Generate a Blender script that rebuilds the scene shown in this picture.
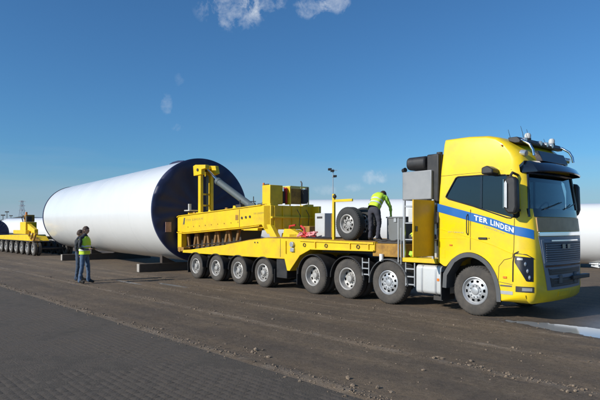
import bpy, bmesh, math, random
import numpy as np
from mathutils import Vector, Matrix, noise as mn
random.seed(7)
R = math.radians
scene = bpy.context.scene
for o in list(bpy.data.objects): bpy.data.objects.remove(o)

# ------------------------------------------------------------------ camera
cam = bpy.data.cameras.new('camera'); camo = bpy.data.objects.new('camera', cam)
scene.collection.objects.link(camo); scene.camera = camo
camo.location = (0, 0, 1.92); camo.rotation_euler = (R(90), 0, 0)
cam.sensor_width = 36; cam.lens = 36 * 552 / 600
cam.shift_y = 27 / 600
cam.clip_start = 0.1; cam.clip_end = 8000
scene.render.resolution_x = 1024; scene.render.resolution_y = 683

# ------------------------------------------------------------------ light
SUN_EL = 28.0
TRAV = 29.0            # plan angle in which the light travels, from +X towards +Y
sv = Vector((-math.cos(R(TRAV)) * math.cos(R(SUN_EL)), -math.sin(R(TRAV)) * math.cos(R(SUN_EL)), math.sin(R(SUN_EL))))
sun = bpy.data.lights.new('sun', 'SUN'); sun.energy = 4.5; sun.angle = R(0.5); sun.color = (1.0, 0.95, 0.87)
suno = bpy.data.objects.new('sun', sun); scene.collection.objects.link(suno)
suno.rotation_euler = sv.to_track_quat('Z', 'Y').to_euler(); suno.location = sv * 60

world = bpy.data.worlds.new('World'); scene.world = world; world.use_nodes = True
wt = world.node_tree; wt.nodes.clear()
def wn(t, **k):
    n = wt.nodes.new(t)
    for a, b in k.items(): setattr(n, a, b)
    return n
wout = wn('ShaderNodeOutputWorld'); wbg = wn('ShaderNodeBackground')
sky = wn('ShaderNodeTexSky'); sky.sky_type = 'NISHITA'; sky.sun_disc = False
sky.sun_elevation = R(SUN_EL); sky.sun_rotation = math.atan2(sv.x, sv.y)
sky.air_density = 1.0; sky.dust_density = 0.6; sky.ozone_density = 3.0; sky.altitude = 0
wbg.inputs['Strength'].default_value = 0.083
geo = wn('ShaderNodeTexCoord')
def wmath(op, a, b=None, c=None):
    n = wn('ShaderNodeMath', operation=op)
    for i, v in enumerate((a, b, c)):
        if v is None: continue
        if hasattr(v, 'is_output'): wt.links.new(v, n.inputs[i])
        else: n.inputs[i].default_value = v
    return n.outputs[0]
noi = wn('ShaderNodeTexNoise'); noi.inputs['Scale'].default_value = 26; noi.inputs['Detail'].default_value = 11; noi.inputs['Roughness'].default_value = 0.66; noi.inputs['Distortion'].default_value = .25
wt.links.new(geo.outputs['Generated'], noi.inputs['Vector'])
def blob(px, py, rx, ry, amt):
    """a cloud in one direction of the sky: soft ellipse (in tangent units) times noise"""
    d = Vector(((px - 300) / 552, 1, (227 - py) / 552)).normalized()
    e = Vector((1, 0, 0)); e = (e - d * e.dot(d)).normalized(); u = d.cross(e) * -1
    def dot(v):
        n = wn('ShaderNodeVectorMath', operation='DOT_PRODUCT'); n.inputs[1].default_value = v
        wt.links.new(geo.outputs['Generated'], n.inputs[0]); return n.outputs['Value']
    a = wmath('DIVIDE', dot(e), rx / 552); b = wmath('DIVIDE', dot(u), ry / 552)
    r2 = wmath('ADD', wmath('MULTIPLY', a, a), wmath('MULTIPLY', b, b))
    g = wmath('SUBTRACT', 1.0, r2)
    front = wmath('GREATER_THAN', dot(d), 0.5)
    m = wmath('ADD', wmath('MULTIPLY', g, 0.55), wmath('MULTIPLY', wmath('SUBTRACT', noi.outputs['Fac'], 0.55), 3.2))
    m = wmath('MULTIPLY', wmath('MINIMUM', wmath('MAXIMUM', m, 0.0), 1.0), amt)
    m = wmath('MULTIPLY', m, wmath('MINIMUM', wmath('MAXIMUM', wmath('MULTIPLY', g, 2.0), 0.0), 1.0))
    return wmath('MULTIPLY', m, front)
tot = None
for b in [(233, 8, 38, 22, .62), (262, 4, 26, 13, .5), (312, 8, 20, 11, .55), (336, 2, 18, 12, .5), (167, 104, 7, 11, .26), (181, 127, 10, 6, .34),
          (375, 177, 15, 9, .6), (353, 188, 12, 7, .4), (179, 80, 6, 8, .12), (325, 190, 14, 7, .3), (500, 196, 60, 6, .25)]:
    v = blob(*b); tot = v if tot is None else wmath('ADD', tot, v)
# low bank of grey-white haze cloud lying along the horizon all the way round, thicker on the left
sep = wn('ShaderNodeSeparateXYZ'); wt.links.new(geo.outputs['Generated'], sep.inputs[0])
noi2 = wn('ShaderNodeTexNoise'); noi2.inputs['Scale'].default_value = 2.2; noi2.inputs['Detail'].default_value = 5
mp2 = wn('ShaderNodeMapping'); mp2.inputs['Scale'].default_value = (1, 1, 9); wt.links.new(geo.outputs['Generated'], mp2.inputs[0]); wt.links.new(mp2.outputs[0], noi2.inputs['Vector'])
hz = wmath('SUBTRACT', 1.0, wmath('DIVIDE', wmath('ABSOLUTE', sep.outputs['Z']), 0.12))
hz = wmath('MULTIPLY', wmath('MINIMUM', wmath('MAXIMUM', wmath('ADD', hz, wmath('MULTIPLY', wmath('SUBTRACT', noi2.outputs['Fac'], 0.5), 1.2)), 0.0), 1.0), 0.8)
tot = wmath('MINIMUM', tot, 1.0)
sat = wn('ShaderNodeMix', data_type='RGBA', blend_type='MULTIPLY'); sat.inputs['Factor'].default_value = 1.0; sat.inputs['B'].default_value = (.57, 1.04, 1.40, 1)
wt.links.new(sky.outputs[0], sat.inputs['A'])
mx0 = wn('ShaderNodeMix', data_type='RGBA'); wt.links.new(hz, mx0.inputs['Factor']); wt.links.new(sat.outputs['Result'], mx0.inputs['A']); mx0.inputs['B'].default_value = (4.5, 5.7, 7.2, 1)
mx = wn('ShaderNodeMix', data_type='RGBA'); wt.links.new(tot, mx.inputs['Factor']); wt.links.new(mx0.outputs['Result'], mx.inputs['A']); mx.inputs['B'].default_value = (9.2, 9.8, 10.6, 1)
wt.links.new(mx.outputs['Result'], wbg.inputs['Color']); wt.links.new(wbg.outputs[0], wout.inputs['Surface'])
scene.view_settings.view_transform = 'Standard'; scene.view_settings.look = 'None'
scene.view_settings.exposure = 0.0; scene.view_settings.gamma = 1.0

# ------------------------------------------------------------------ materials
def mat(name, col, rough=.5, metal=0., var=.12, scale=6., bump=0., bscale=60., dirt=0., dcol=(.13, .11, .09), dscale=3., coat=0., dthr=.5, island=0., spec=.5, fine=0.):
    m = bpy.data.materials.new(name); m.use_nodes = True; t = m.node_tree; n = t.nodes; L = t.links
    p = n['Principled BSDF']; p.inputs['Metallic'].default_value = metal; p.inputs['Coat Weight'].default_value = coat
    p.inputs['Specular IOR Level'].default_value = spec; p.inputs['Coat Roughness'].default_value = .08
    tc = n.new('ShaderNodeTexCoord')
    a = n.new('ShaderNodeTexNoise'); a.inputs['Scale'].default_value = scale; a.inputs['Detail'].default_value = 6; L.new(tc.outputs['Object'], a.inputs['Vector'])
    def M(op, x, y):
        k = n.new('ShaderNodeMath'); k.operation = op
        for i, v in enumerate((x, y)):
            if hasattr(v, 'is_output'): L.new(v, k.inputs[i])
            else: k.inputs[i].default_value = v
        return k.outputs[0]
    f = M('MULTIPLY_ADD', a.outputs['Fac'], 2 * var); f.node.inputs[2].default_value = 1 - var
    if fine:
        a3 = n.new('ShaderNodeTexNoise'); a3.inputs['Scale'].default_value = bscale; a3.inputs['Detail'].default_value = 3; L.new(tc.outputs['Object'], a3.inputs['Vector'])
        f = M('MULTIPLY', f, M('ADD', 1 - fine, M('MULTIPLY', a3.outputs['Fac'], 2 * fine)))
    if island:
        g = n.new('ShaderNodeNewGeometry'); oi = n.new('ShaderNodeObjectInfo')
        r = M('FRACT', M('ADD', g.outputs['Random Per Island'], oi.outputs['Random']), 0)
        f = M('MULTIPLY', f, M('ADD', 1 - island, M('MULTIPLY', r, 2 * island)))
    vm = n.new('ShaderNodeVectorMath'); vm.operation = 'SCALE'; vm.inputs[0].default_value = col; L.new(f, vm.inputs['Scale'])
    out = vm.outputs[0]; ro = M('ADD', M('MULTIPLY', a.outputs['Fac'], .16), rough - .08)
    if dirt:
        b = n.new('ShaderNodeTexNoise'); b.inputs['Scale'].default_value = dscale; b.inputs['Detail'].default_value = 9; b.inputs['Roughness'].default_value = .7; L.new(tc.outputs['Object'], b.inputs['Vector'])
        rm = n.new('ShaderNodeMapRange'); rm.inputs['From Min'].default_value = dthr - .12; rm.inputs['From Max'].default_value = dthr + .25
        rm.inputs['To Max'].default_value = dirt; L.new(b.outputs['Fac'], rm.inputs['Value'])
        mi = n.new('ShaderNodeMix'); mi.data_type = 'RGBA'; L.new(rm.outputs[0], mi.inputs['Factor']); L.new(out, mi.inputs['A']); mi.inputs['B'].default_value = (*dcol, 1)
        out = mi.outputs['Result']; ro = M('ADD', ro, M('MULTIPLY', rm.outputs[0], .35))
    L.new(out, p.inputs['Base Color']); L.new(ro, p.inputs['Roughness'])
    if bump:
        c = n.new('ShaderNodeTexNoise'); c.inputs['Scale'].default_value = bscale; c.inputs['Detail'].default_value = 5; L.new(tc.outputs['Object'], c.inputs['Vector'])
        bp = n.new('ShaderNodeBump'); bp.inputs['Strength'].default_value = min(1, bump); bp.inputs['Distance'].default_value = .01; L.new(c.outputs['Fac'], bp.inputs['Height']); L.new(bp.outputs[0], p.inputs['Normal'])
    return m
M = {}
M['cab'] = mat('cab yellow paint', (.90, .635, .006), .34, var=.04, scale=1.5, dirt=.42, dcol=(.40, .28, .07), dscale=2.6, dthr=.52, coat=.35, spec=.4)
M['yellow'] = mat('trailer yellow paint', (.84, .56, .006), .5, var=.08, scale=3, dirt=.55, dcol=(.30, .18, .05), dscale=2.6, dthr=.56, bump=.15, bscale=8)
M['rustyellow'] = mat('worn rusty yellow', (.45, .24, .03), .65, var=.25, scale=6, dirt=.8, dcol=(.12, .06, .035), dscale=5, dthr=.48, bump=.3)
M['blue'] = mat('blue stripe', (.012, .13, .42), .35, var=.04, coat=.4)
M['white'] = mat('white lettering', (.80, .82, .82), .4, var=.03)
M['tube'] = mat('white tower coating', (.83, .83, .81), .22, var=.02, scale=.6, dirt=.12, dcol=(.55, .54, .50), dscale=.8, coat=.3)
M['navy'] = mat('navy tarpaulin', (.014, .021, .070), .55, var=.35, scale=1.2, bump=.6, bscale=3)
M['black'] = mat('black plastic', (.018, .018, .020), .45, var=.2, dirt=.35, dcol=(.09, .08, .07), dscale=4)
M['gloss'] = mat('gloss black', (.010, .013, .022), .12, var=.1, coat=.5)
M['dark'] = mat('dark chassis steel', (.035, .033, .032), .6, var=.3, dirt=.6, dcol=(.09, .075, .06), dscale=4)
M['tyre'] = mat('dusty tyre rubber', (.038, .036, .035), .85, var=.3, scale=8, dirt=.8, dcol=(.125, .108, .09), dscale=3, dthr=.42, bump=.2)
M['tyreclean'] = mat('cleaner tyre rubber', (.035, .035, .035), .8, var=.2, scale=8, dirt=.3, dcol=(.12, .11, .10), dscale=4)
M['alu'] = mat('brushed aluminium', (.50, .51, .52), .42, metal=.6, var=.12, scale=5, dirt=.3, dcol=(.30, .28, .26), dscale=4)
M['rim'] = mat('dusty steel rim', (.48, .47, .45), .5, metal=.3, var=.15, scale=9, dirt=.6, dcol=(.20, .17, .14), dscale=7)
M['chrome'] = mat('chrome', (.75, .76, .78), .12, metal=1, var=.05)
M['grey'] = mat('grey plastic', (.085, .09, .095), .5, var=.1, dirt=.3, dcol=(.16, .14, .12))
M['grille'] = mat('slate grille', (.17, .205, .26), .4, var=.08, metal=.1)
M['cylgrey'] = mat('grey cylinder paint', (.095, .12, .125), .45, var=.1, dirt=.3, dcol=(.1, .09, .08))
M['tank'] = mat('pale tank', (.62, .63, .62), .42, metal=.15, var=.06, dirt=.45, dcol=(.33, .29, .24), dscale=3)
M['bronze'] = mat('bronze hood panel', (.50, .31, .14), .45, metal=0, var=.08, dirt=.3, dcol=(.12, .09, .06), dscale=4)
M['red'] = mat('red strap', (.55, .03, .03), .7, var=.2)
M['pink'] = mat('pink strap', (.75, .30, .30), .75, var=.2)
M['orange'] = mat('orange', (.75, .20, .02), .4, var=.05)
M['lampclear'] = mat('lamp lens', (.55, .58, .60), .08, metal=.6, var=.1)
M['cabinetgrey'] = mat('grey cabinet paint', (.17, .18, .18), .5, var=.1, dirt=.4, dcol=(.1, .09, .08))
M['cream'] = mat('pale grey cabinet', (.55, .56, .55), .5, var=.06, dirt=.3, dcol=(.3, .27, .22))
M['lit_end'] = mat('pale concrete', (.40, .37, .33), .85, var=.15, bump=.4, bscale=30, dirt=.3, dcol=(.18, .15, .12))
M['wood'] = mat('dark beam timber', (.06, .045, .035), .75, var=.3, bump=.3, bscale=20)
M['lamppost'] = mat('galvanised mast', (.35, .38, .42), .5, var=.05)
M['skin'] = mat('skin', (.48, .27, .19), .5, var=.08)
M['hair'] = mat('dark brown hair', (.045, .022, .012), .7, var=.3)
M['jeans'] = mat('blue jeans', (.075, .125, .21), .85, var=.28, scale=7, bump=.4, bscale=12)
M['jeans2'] = mat('faded navy jeans', (.05, .075, .12), .85, var=.25, scale=7, bump=.4, bscale=12)
M['jacket'] = mat('dark jacket', (.028, .032, .04), .8, var=.3, bump=.5, bscale=10)
M['trousers'] = mat('charcoal work trousers', (.045, .045, .06), .85, var=.25, bump=.5, bscale=10)
M['hivis'] = mat('hi-vis yellow', (.62, .85, .05), .7, var=.10, bump=.5, bscale=9)
M['hivis2'] = mat('hi-vis green', (.42, .75, .07), .7, var=.14, bump=.5, bscale=9)
M['boot'] = mat('black boots', (.02, .018, .016), .7, var=.2)
M['reflect'] = mat('reflective tape', (.70, .72, .72), .4, var=.05)
M['fabric'] = mat('dark grey seat fabric', (.05, .055, .06), .85, var=.2)
M['brick'] = mat('worn clinker paver', (.090, .070, .050), .88, var=.25, scale=1.1, island=.05, bump=1, bscale=38, dirt=.9, dcol=(.080, .066, .054), dscale=2.2, dthr=.42, fine=.3)
M['stone'] = mat('gravel stone', (.20, .150, .105), .9, var=.25, scale=14, island=.35)
M['leaf'] = mat('far dark foliage', (.035, .045, .03), .9, var=.3, scale=.3)
M['shed'] = mat('far shed cladding', (.35, .38, .42), .7, var=.05)

def glassmat(name, tint, gl=(.9, .95, 1)):
    m = bpy.data.materials.new(name); m.use_nodes = True; t = m.node_tree; n = t.nodes; n.clear()
    o = n.new('ShaderNodeOutputMaterial'); a = n.new('ShaderNodeBsdfTransparent'); a.inputs[0].default_value = (*tint, 1)
    g = n.new('ShaderNodeBsdfGlossy'); g.inputs[0].default_value = (*gl, 1); g.inputs['Roughness'].default_value = .015
    tc = n.new('ShaderNodeTexCoord'); no = n.new('ShaderNodeTexNoise'); no.inputs['Scale'].default_value = 1.5; t.links.new(tc.outputs['Object'], no.inputs['Vector'])
    bp = n.new('ShaderNodeBump'); bp.inputs['Strength'].default_value = .03; t.links.new(no.outputs['Fac'], bp.inputs['Height']); t.links.new(bp.outputs[0], g.inputs['Normal'])
    f = n.new('ShaderNodeFresnel'); f.inputs['IOR'].default_value = 1.75
    mx = n.new('ShaderNodeMixShader'); t.links.new(f.outputs[0], mx.inputs[0]); t.links.new(a.outputs[0], mx.inputs[1]); t.links.new(g.outputs[0], mx.inputs[2])
    t.links.new(mx.outputs[0], o.inputs[0]); return m
M['glass'] = glassmat('windscreen glass', (.42, .55, .58))
M['sideglass'] = glassmat('tinted side glass', (.20, .25, .28))

# ------------------------------------------------------------------ frames and builders
O = Vector((4.705, 12.76, 0)); TH = math.atan2(-.748, .664)
fx, fy = math.cos(TH), math.sin(TH); lx_, ly_ = -fy, fx
def T2W(x, y, z=0): return Vector((O.x + x * fx + y * lx_, O.y + x * fy + y * ly_, z))
def W2T(X, Y): return ((X - O.x) * fx + (Y - O.y) * fy, (X - O.x) * lx_ + (Y - O.y) * ly_)
TRUCKF = (O, TH); WORLDF = (Vector((0, 0, 0)), 0.0)
class Thing:
    def __init__(s, name, label, cat, base=(0, 0, 0), frame=TRUCKF, group=None):
        o = bpy.data.objects.new(name, None); scene.collection.objects.link(o); o.empty_display_size = .3
        fo, th = frame; b = Vector(base); c, sn = math.cos(th), math.sin(th)
        o.location = fo + Vector((b.x * c - b.y * sn, b.x * sn + b.y * c, b.z)); o.rotation_euler = (0, 0, th)
        o['label'] = label; o['category'] = cat
        if group: o['group'] = group
        s.o = o; s.base = b
class MB:
    def __init__(s): s.v = []; s.f = []
    def add(s, vs, fs):
        k = len(s.v); s.ch = getattr(s, 'ch', []); s.ch.append((k, len(s.f), len(vs), len(fs))); s.v += [tuple(v) for v in vs]; s.f += [tuple(i + k for i in f) for f in fs]; return s
    def box(s, x0, x1, y0, y1, z0, z1):
        v = [(x, y, z) for x in (x0, x1) for y in (y0, y1) for z in (z0, z1)]
        return s.add(v, [(0, 1, 3, 2), (4, 6, 7, 5), (0, 4, 5, 1), (2, 3, 7, 6), (0, 2, 6, 4), (1, 5, 7, 3)])
    def prism(s, poly, a, b, axis='y'):
        """polygon in the two other axes, extruded from a to b along axis"""
        def P(p, q):
            return (p[0], q, p[1]) if axis == 'y' else ((q, p[0], p[1]) if axis == 'x' else (p[0], p[1], q))
        n = len(poly); v = [P(p, a) for p in poly] + [P(p, b) for p in poly]
        return s.add(v, [tuple(range(n)), tuple(range(2 * n - 1, n - 1, -1))] + [(i, i + n, (i + 1) % n + n, (i + 1) % n) for i in range(n)])
    def cyl(s, p, q, r, r2=None, n=20, caps=True):
        p = Vector(p); q = Vector(q); r2 = r if r2 is None else r2; d = (q - p).normalized()
        u = d.orthogonal().normalized(); w = d.cross(u)
        v = []
        for c, rr in ((p, r), (q, r2)):
            for i in range(n):
                a = 2 * math.pi * i / n; v.append(c + (u * math.cos(a) + w * math.sin(a)) * rr)
        f = [(i, (i + 1) % n, (i + 1) % n + n, i + n) for i in range(n)]
        if caps: f += [tuple(range(n - 1, -1, -1)), tuple(range(n, 2 * n))]
        return s.add(v, f)
    def tube(s, pts, r, n=10):
        pts = [Vector(p) for p in pts]; rings = []; d0 = (pts[1] - pts[0]).normalized(); u = d0.orthogonal().normalized()
        for i, p in enumerate(pts):
            d = (pts[min(i + 1, len(pts) - 1)] - pts[max(i - 1, 0)]).normalized(); u = (u - d * u.dot(d)).normalized(); w = d.cross(u)
            rr = r[i] if isinstance(r, (list, tuple)) else r
            rings.append([p + (u * math.cos(2 * math.pi * k / n) + w * math.sin(2 * math.pi * k / n)) * rr for k in range(n)])
        v = [x for ring in rings for x in ring]; f = []
        for i in range(len(pts) - 1):
            for k in range(n): f.append((i * n + k, i * n + (k + 1) % n, (i + 1) * n + (k + 1) % n, (i + 1) * n + k))
        f += [tuple(range(n - 1, -1, -1)), tuple(range((len(pts) - 1) * n, len(pts) * n))]
        return s.add(v, f)
    def lathe(s, prof, c=(0, 0, 0), n=40, axis='y', close=False, a0=0, a1=2 * math.pi):
        """prof list of (radius, height along axis)"""
        full = abs(a1 - a0 - 2 * math.pi) < 1e-6; m = n if full else n + 1; c = Vector(c); v = []
        for (r, h) in prof:
            for i in range(m):
                a = a0 + (a1 - a0) * i / n
                if axis == 'y': v.append(c + Vector((r * math.cos(a), h, r * math.sin(a))))
                elif axis == 'z': v.append(c + Vector((r * math.cos(a), r * math.sin(a), h)))
                else: v.append(c + Vector((h, r * math.cos(a), r * math.sin(a))))
        f = []; N = len(prof)
        for j in range(N if close else N - 1):
            jn = (j + 1) % N
            for i in range(n):
                k = (i + 1) % m if full else i + 1
                f.append((j * m + i, j * m + k, jn * m + k, jn * m + i))
        return s.add(v, f)
    def sphere(s, c, r, sc=(1, 1, 1), n=14, m=9):
        c = Vector(c); v = []; f = []
        for j in range(1, m):
            b = math.pi * j / m
            for i in range(n):
                a = 2 * math.pi * i / n; v.append(c + Vector((r * sc[0] * math.sin(b) * math.cos(a), r * sc[1] * math.sin(b) * math.sin(a), r * sc[2] * math.cos(b))))
        for j in range(m - 2):
            for i in range(n): f.append((j * n + i, (j + 1) * n + i, (j + 1) * n + (i + 1) % n, j * n + (i + 1) % n))
        v.append(c + Vector((0, 0, r * sc[2]))); v.append(c - Vector((0, 0, r * sc[2]))); t = len(v) - 2
        for i in range(n): f.append((t, i, (i + 1) % n)); f.append((t + 1, (m - 2) * n + (i + 1) % n, (m - 2) * n + i))
        return s.add(v, f)
    def mesh(s, name, m=None, off=(0, 0, 0), sharp=35, fix=True):
        me = bpy.data.meshes.new(name); ox, oy, oz = off
        me.from_pydata([(a - ox, b - oy, c - oz) for a, b, c in s.v], [], s.f)
        if fix:
            bm = bmesh.new(); bm.from_mesh(me); bmesh.ops.recalc_face_normals(bm, faces=bm.faces); bm.to_mesh(me); bm.free()
        if m is not None: me.materials.append(m)
        for p in me.polygons: p.use_smooth = True
        me.set_sharp_from_angle(angle=R(sharp)); me.update(); return me
def link(name, me, parent=None, loc=None, label=None, kind=None, bevel=0):
    o = bpy.data.objects.new(name, me); scene.collection.objects.link(o)
    if parent is not None: o.parent = parent
    if loc is not None: o.location = loc
    if label: o['label'] = label
    if kind: o['kind'] = kind
    if bevel:
        b = o.modifiers.new('bevel', 'BEVEL'); b.width = bevel; b.segments = 2; b.limit_method = 'ANGLE'; b.angle_limit = R(35); b.harden_normals = False
    return o
def part(th, name, mb, m, parent=None, bevel=0, label=None, kind=None, sharp=35):
    """part of thing th; parent may be a part object whose own transform is the identity"""
    me = mb.mesh(name, M[m] if isinstance(m, str) else m, th.base, sharp)
    return link(name, me, parent or th.o, None, label, kind, bevel)
def part_each(th, name, mb, m, parent=None, bevel=0):
    for (k, kf, nv, nf) in mb.ch:
        c = MB(); c.v = mb.v[k:k + nv]; c.f = [tuple(i - k for i in f) for f in mb.f[kf:kf + nf]]; part(th, name, c, m, parent, bevel)
def crumple(c, r, sc, seed, n=18, m=12, amp=.35):
    q = MB().sphere(c, r, sc, n, m); c = Vector(c); out = []
    for v in q.v:
        d = Vector(v) - c; k = 1 + amp * mn.noise(d.normalized() * 2.3 + Vector((seed, 0, 0))) + amp * .5 * mn.noise(d.normalized() * 6 + Vector((0, seed, 0))); out.append(tuple(c + d * k))
    q.v = out; return q
def solo(name, mb, m, label, cat, base=(0, 0, 0), frame=TRUCKF, group=None, bevel=0, sharp=35):
    fo, thh = frame; b = Vector(base); c, sn = math.cos(thh), math.sin(thh)
    o = link(name, mb.mesh(name, M[m] if isinstance(m, str) else m, base, sharp), None, fo + Vector((b.x * c - b.y * sn, b.x * sn + b.y * c, b.z)), label, None, bevel)
    o.rotation_euler = (0, 0, thh); o['category'] = cat
    if group: o['group'] = group
    return o
dg_get = bpy.context.evaluated_depsgraph_get
def text_mb(s, size, mapf, bold=.02, width=1.0, spacing=1.05, depth=0.0):
    cu = bpy.data.curves.new('lettering', 'FONT'); cu.body = s; cu.size = size; cu.offset = bold * size; cu.space_character = spacing; cu.resolution_u = 3; cu.fill_mode = 'FRONT'
    o = bpy.data.objects.new('lettering', cu); scene.collection.objects.link(o); bpy.context.view_layer.update()
    me = bpy.data.meshes.new_from_object(o.evaluated_get(dg_get())); bpy.data.objects.remove(o)
    mb = MB(); mb.v = [tuple(mapf(v.co.x * width, v.co.y)) for v in me.vertices]; mb.f = [tuple(p.vertices) for p in me.polygons]
    w = max((v.co.x for v in me.vertices), default=0) * width
    bpy.data.meshes.remove(me); return mb, w

# ------------------------------------------------------------------ the ground (truck-aligned coordinates)
def hnoise(a, b, s, seed=0): return mn.noise(Vector((a * s + seed * 17.3, b * s - seed * 5.1, seed)))
RIDGES = [(-7.28, .10, .030, 1), (-5.24, .07, .024, 2), (-3.75, .06, .012, 3), (-2.60, .06, .012, 4), (-2.0, .05, .010, 5)]
PUDS = [(4.1, -1.22, 2.55, .42, .06), (-11.9, -3.7, .9, .10, .03), (-10.2, -3.0, 1.1, .10, .028), (-18.5, 5.5, 4.0, 1.0, .05), (5.5, 1.6, 2.0, .6, .03)]
def gh(x, y):
    h = .006 * hnoise(x, y, .7, 1) + .007 * hnoise(x, y, 3.5, 2) + .006 * hnoise(x, y, 9, 3)
    for c, w, a, sd in RIDGES:
        yc = c + .05 * hnoise(x, sd, .5, sd) + .02 * hnoise(x, sd, 2.2, sd + 3)
        d = (y - yc) / w
        if abs(d) < 3.2:
            am = a * max(.3, .6 + .8 * hnoise(x, sd, 1.3, sd + 8) + .6 * hnoise(x, y, 9, sd)); h += am * math.exp(-d * d)
            h -= .35 * am * math.exp(-(d + 1.8) ** 2)
    for px_, py_, ax, ay, dp in PUDS:
        q = ((x - px_) / ax) ** 2 + ((y - py_) / ay) ** 2
        if q < 6: h -= dp * math.exp(-q ** 1.5 * .8) * (1 + .5 * hnoise(x, y, 1.6, 6))
    # chevron-like tread print between the ruts
    if -7.0 < y < -1.4 and -16 < x < 5: h += .007 * math.sin((x * .8 + abs(((y * 1.9) % 2) - 1) * 1.5) * 19) * max(0, hnoise(x, y, .35, 9) + .25)
    if y < -7.42: h = -.075 if y > -12.5 and -30 < x < 12 else -.014
    elif y < -7.36: h -= .01
    return h
def axis_lines(dense, outer):
    return sorted(set([round(v, 4) for v in dense] + list(outer)))
xs = axis_lines(list(np.arange(-14, 5.2, .055)), [-4000, -1500, -600, -300, -150, -90, -70, -55, -45, -38, -33, -30, -29.9] + [round(float(v), 3) for v in np.arange(-29, -14, .35)] + [5.5, 6, 7, 8, 9.5, 12, 12.1, 16, 24, 40, 80, 200, 600, 1500, 4000])
ys = axis_lines(list(np.arange(-7.36, -.9, .045)), [-4000, -1500, -500, -200, -80, -40, -25, -16, -12.51, -12.49, -10, -8.2, -7.43, -7.41] + [round(float(v), 3) for v in np.arange(-.8, 7.5, .2)] + [8, 10, 13, 17, 22, 30, 40, 60, 90, 150, 300, 600, 1500, 4000])
gv = [(x, y, gh(x, y)) for x in xs for y in ys]; ny = len(ys)
gf = [(i * ny + j, (i + 1) * ny + j, (i + 1) * ny + j + 1, i * ny + j + 1) for i in range(len(xs) - 1) for j in range(ny - 1)]
gme = bpy.data.meshes.new('ground'); gme.from_pydata(gv, [], gf)
for p in gme.polygons: p.use_smooth = True

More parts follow.
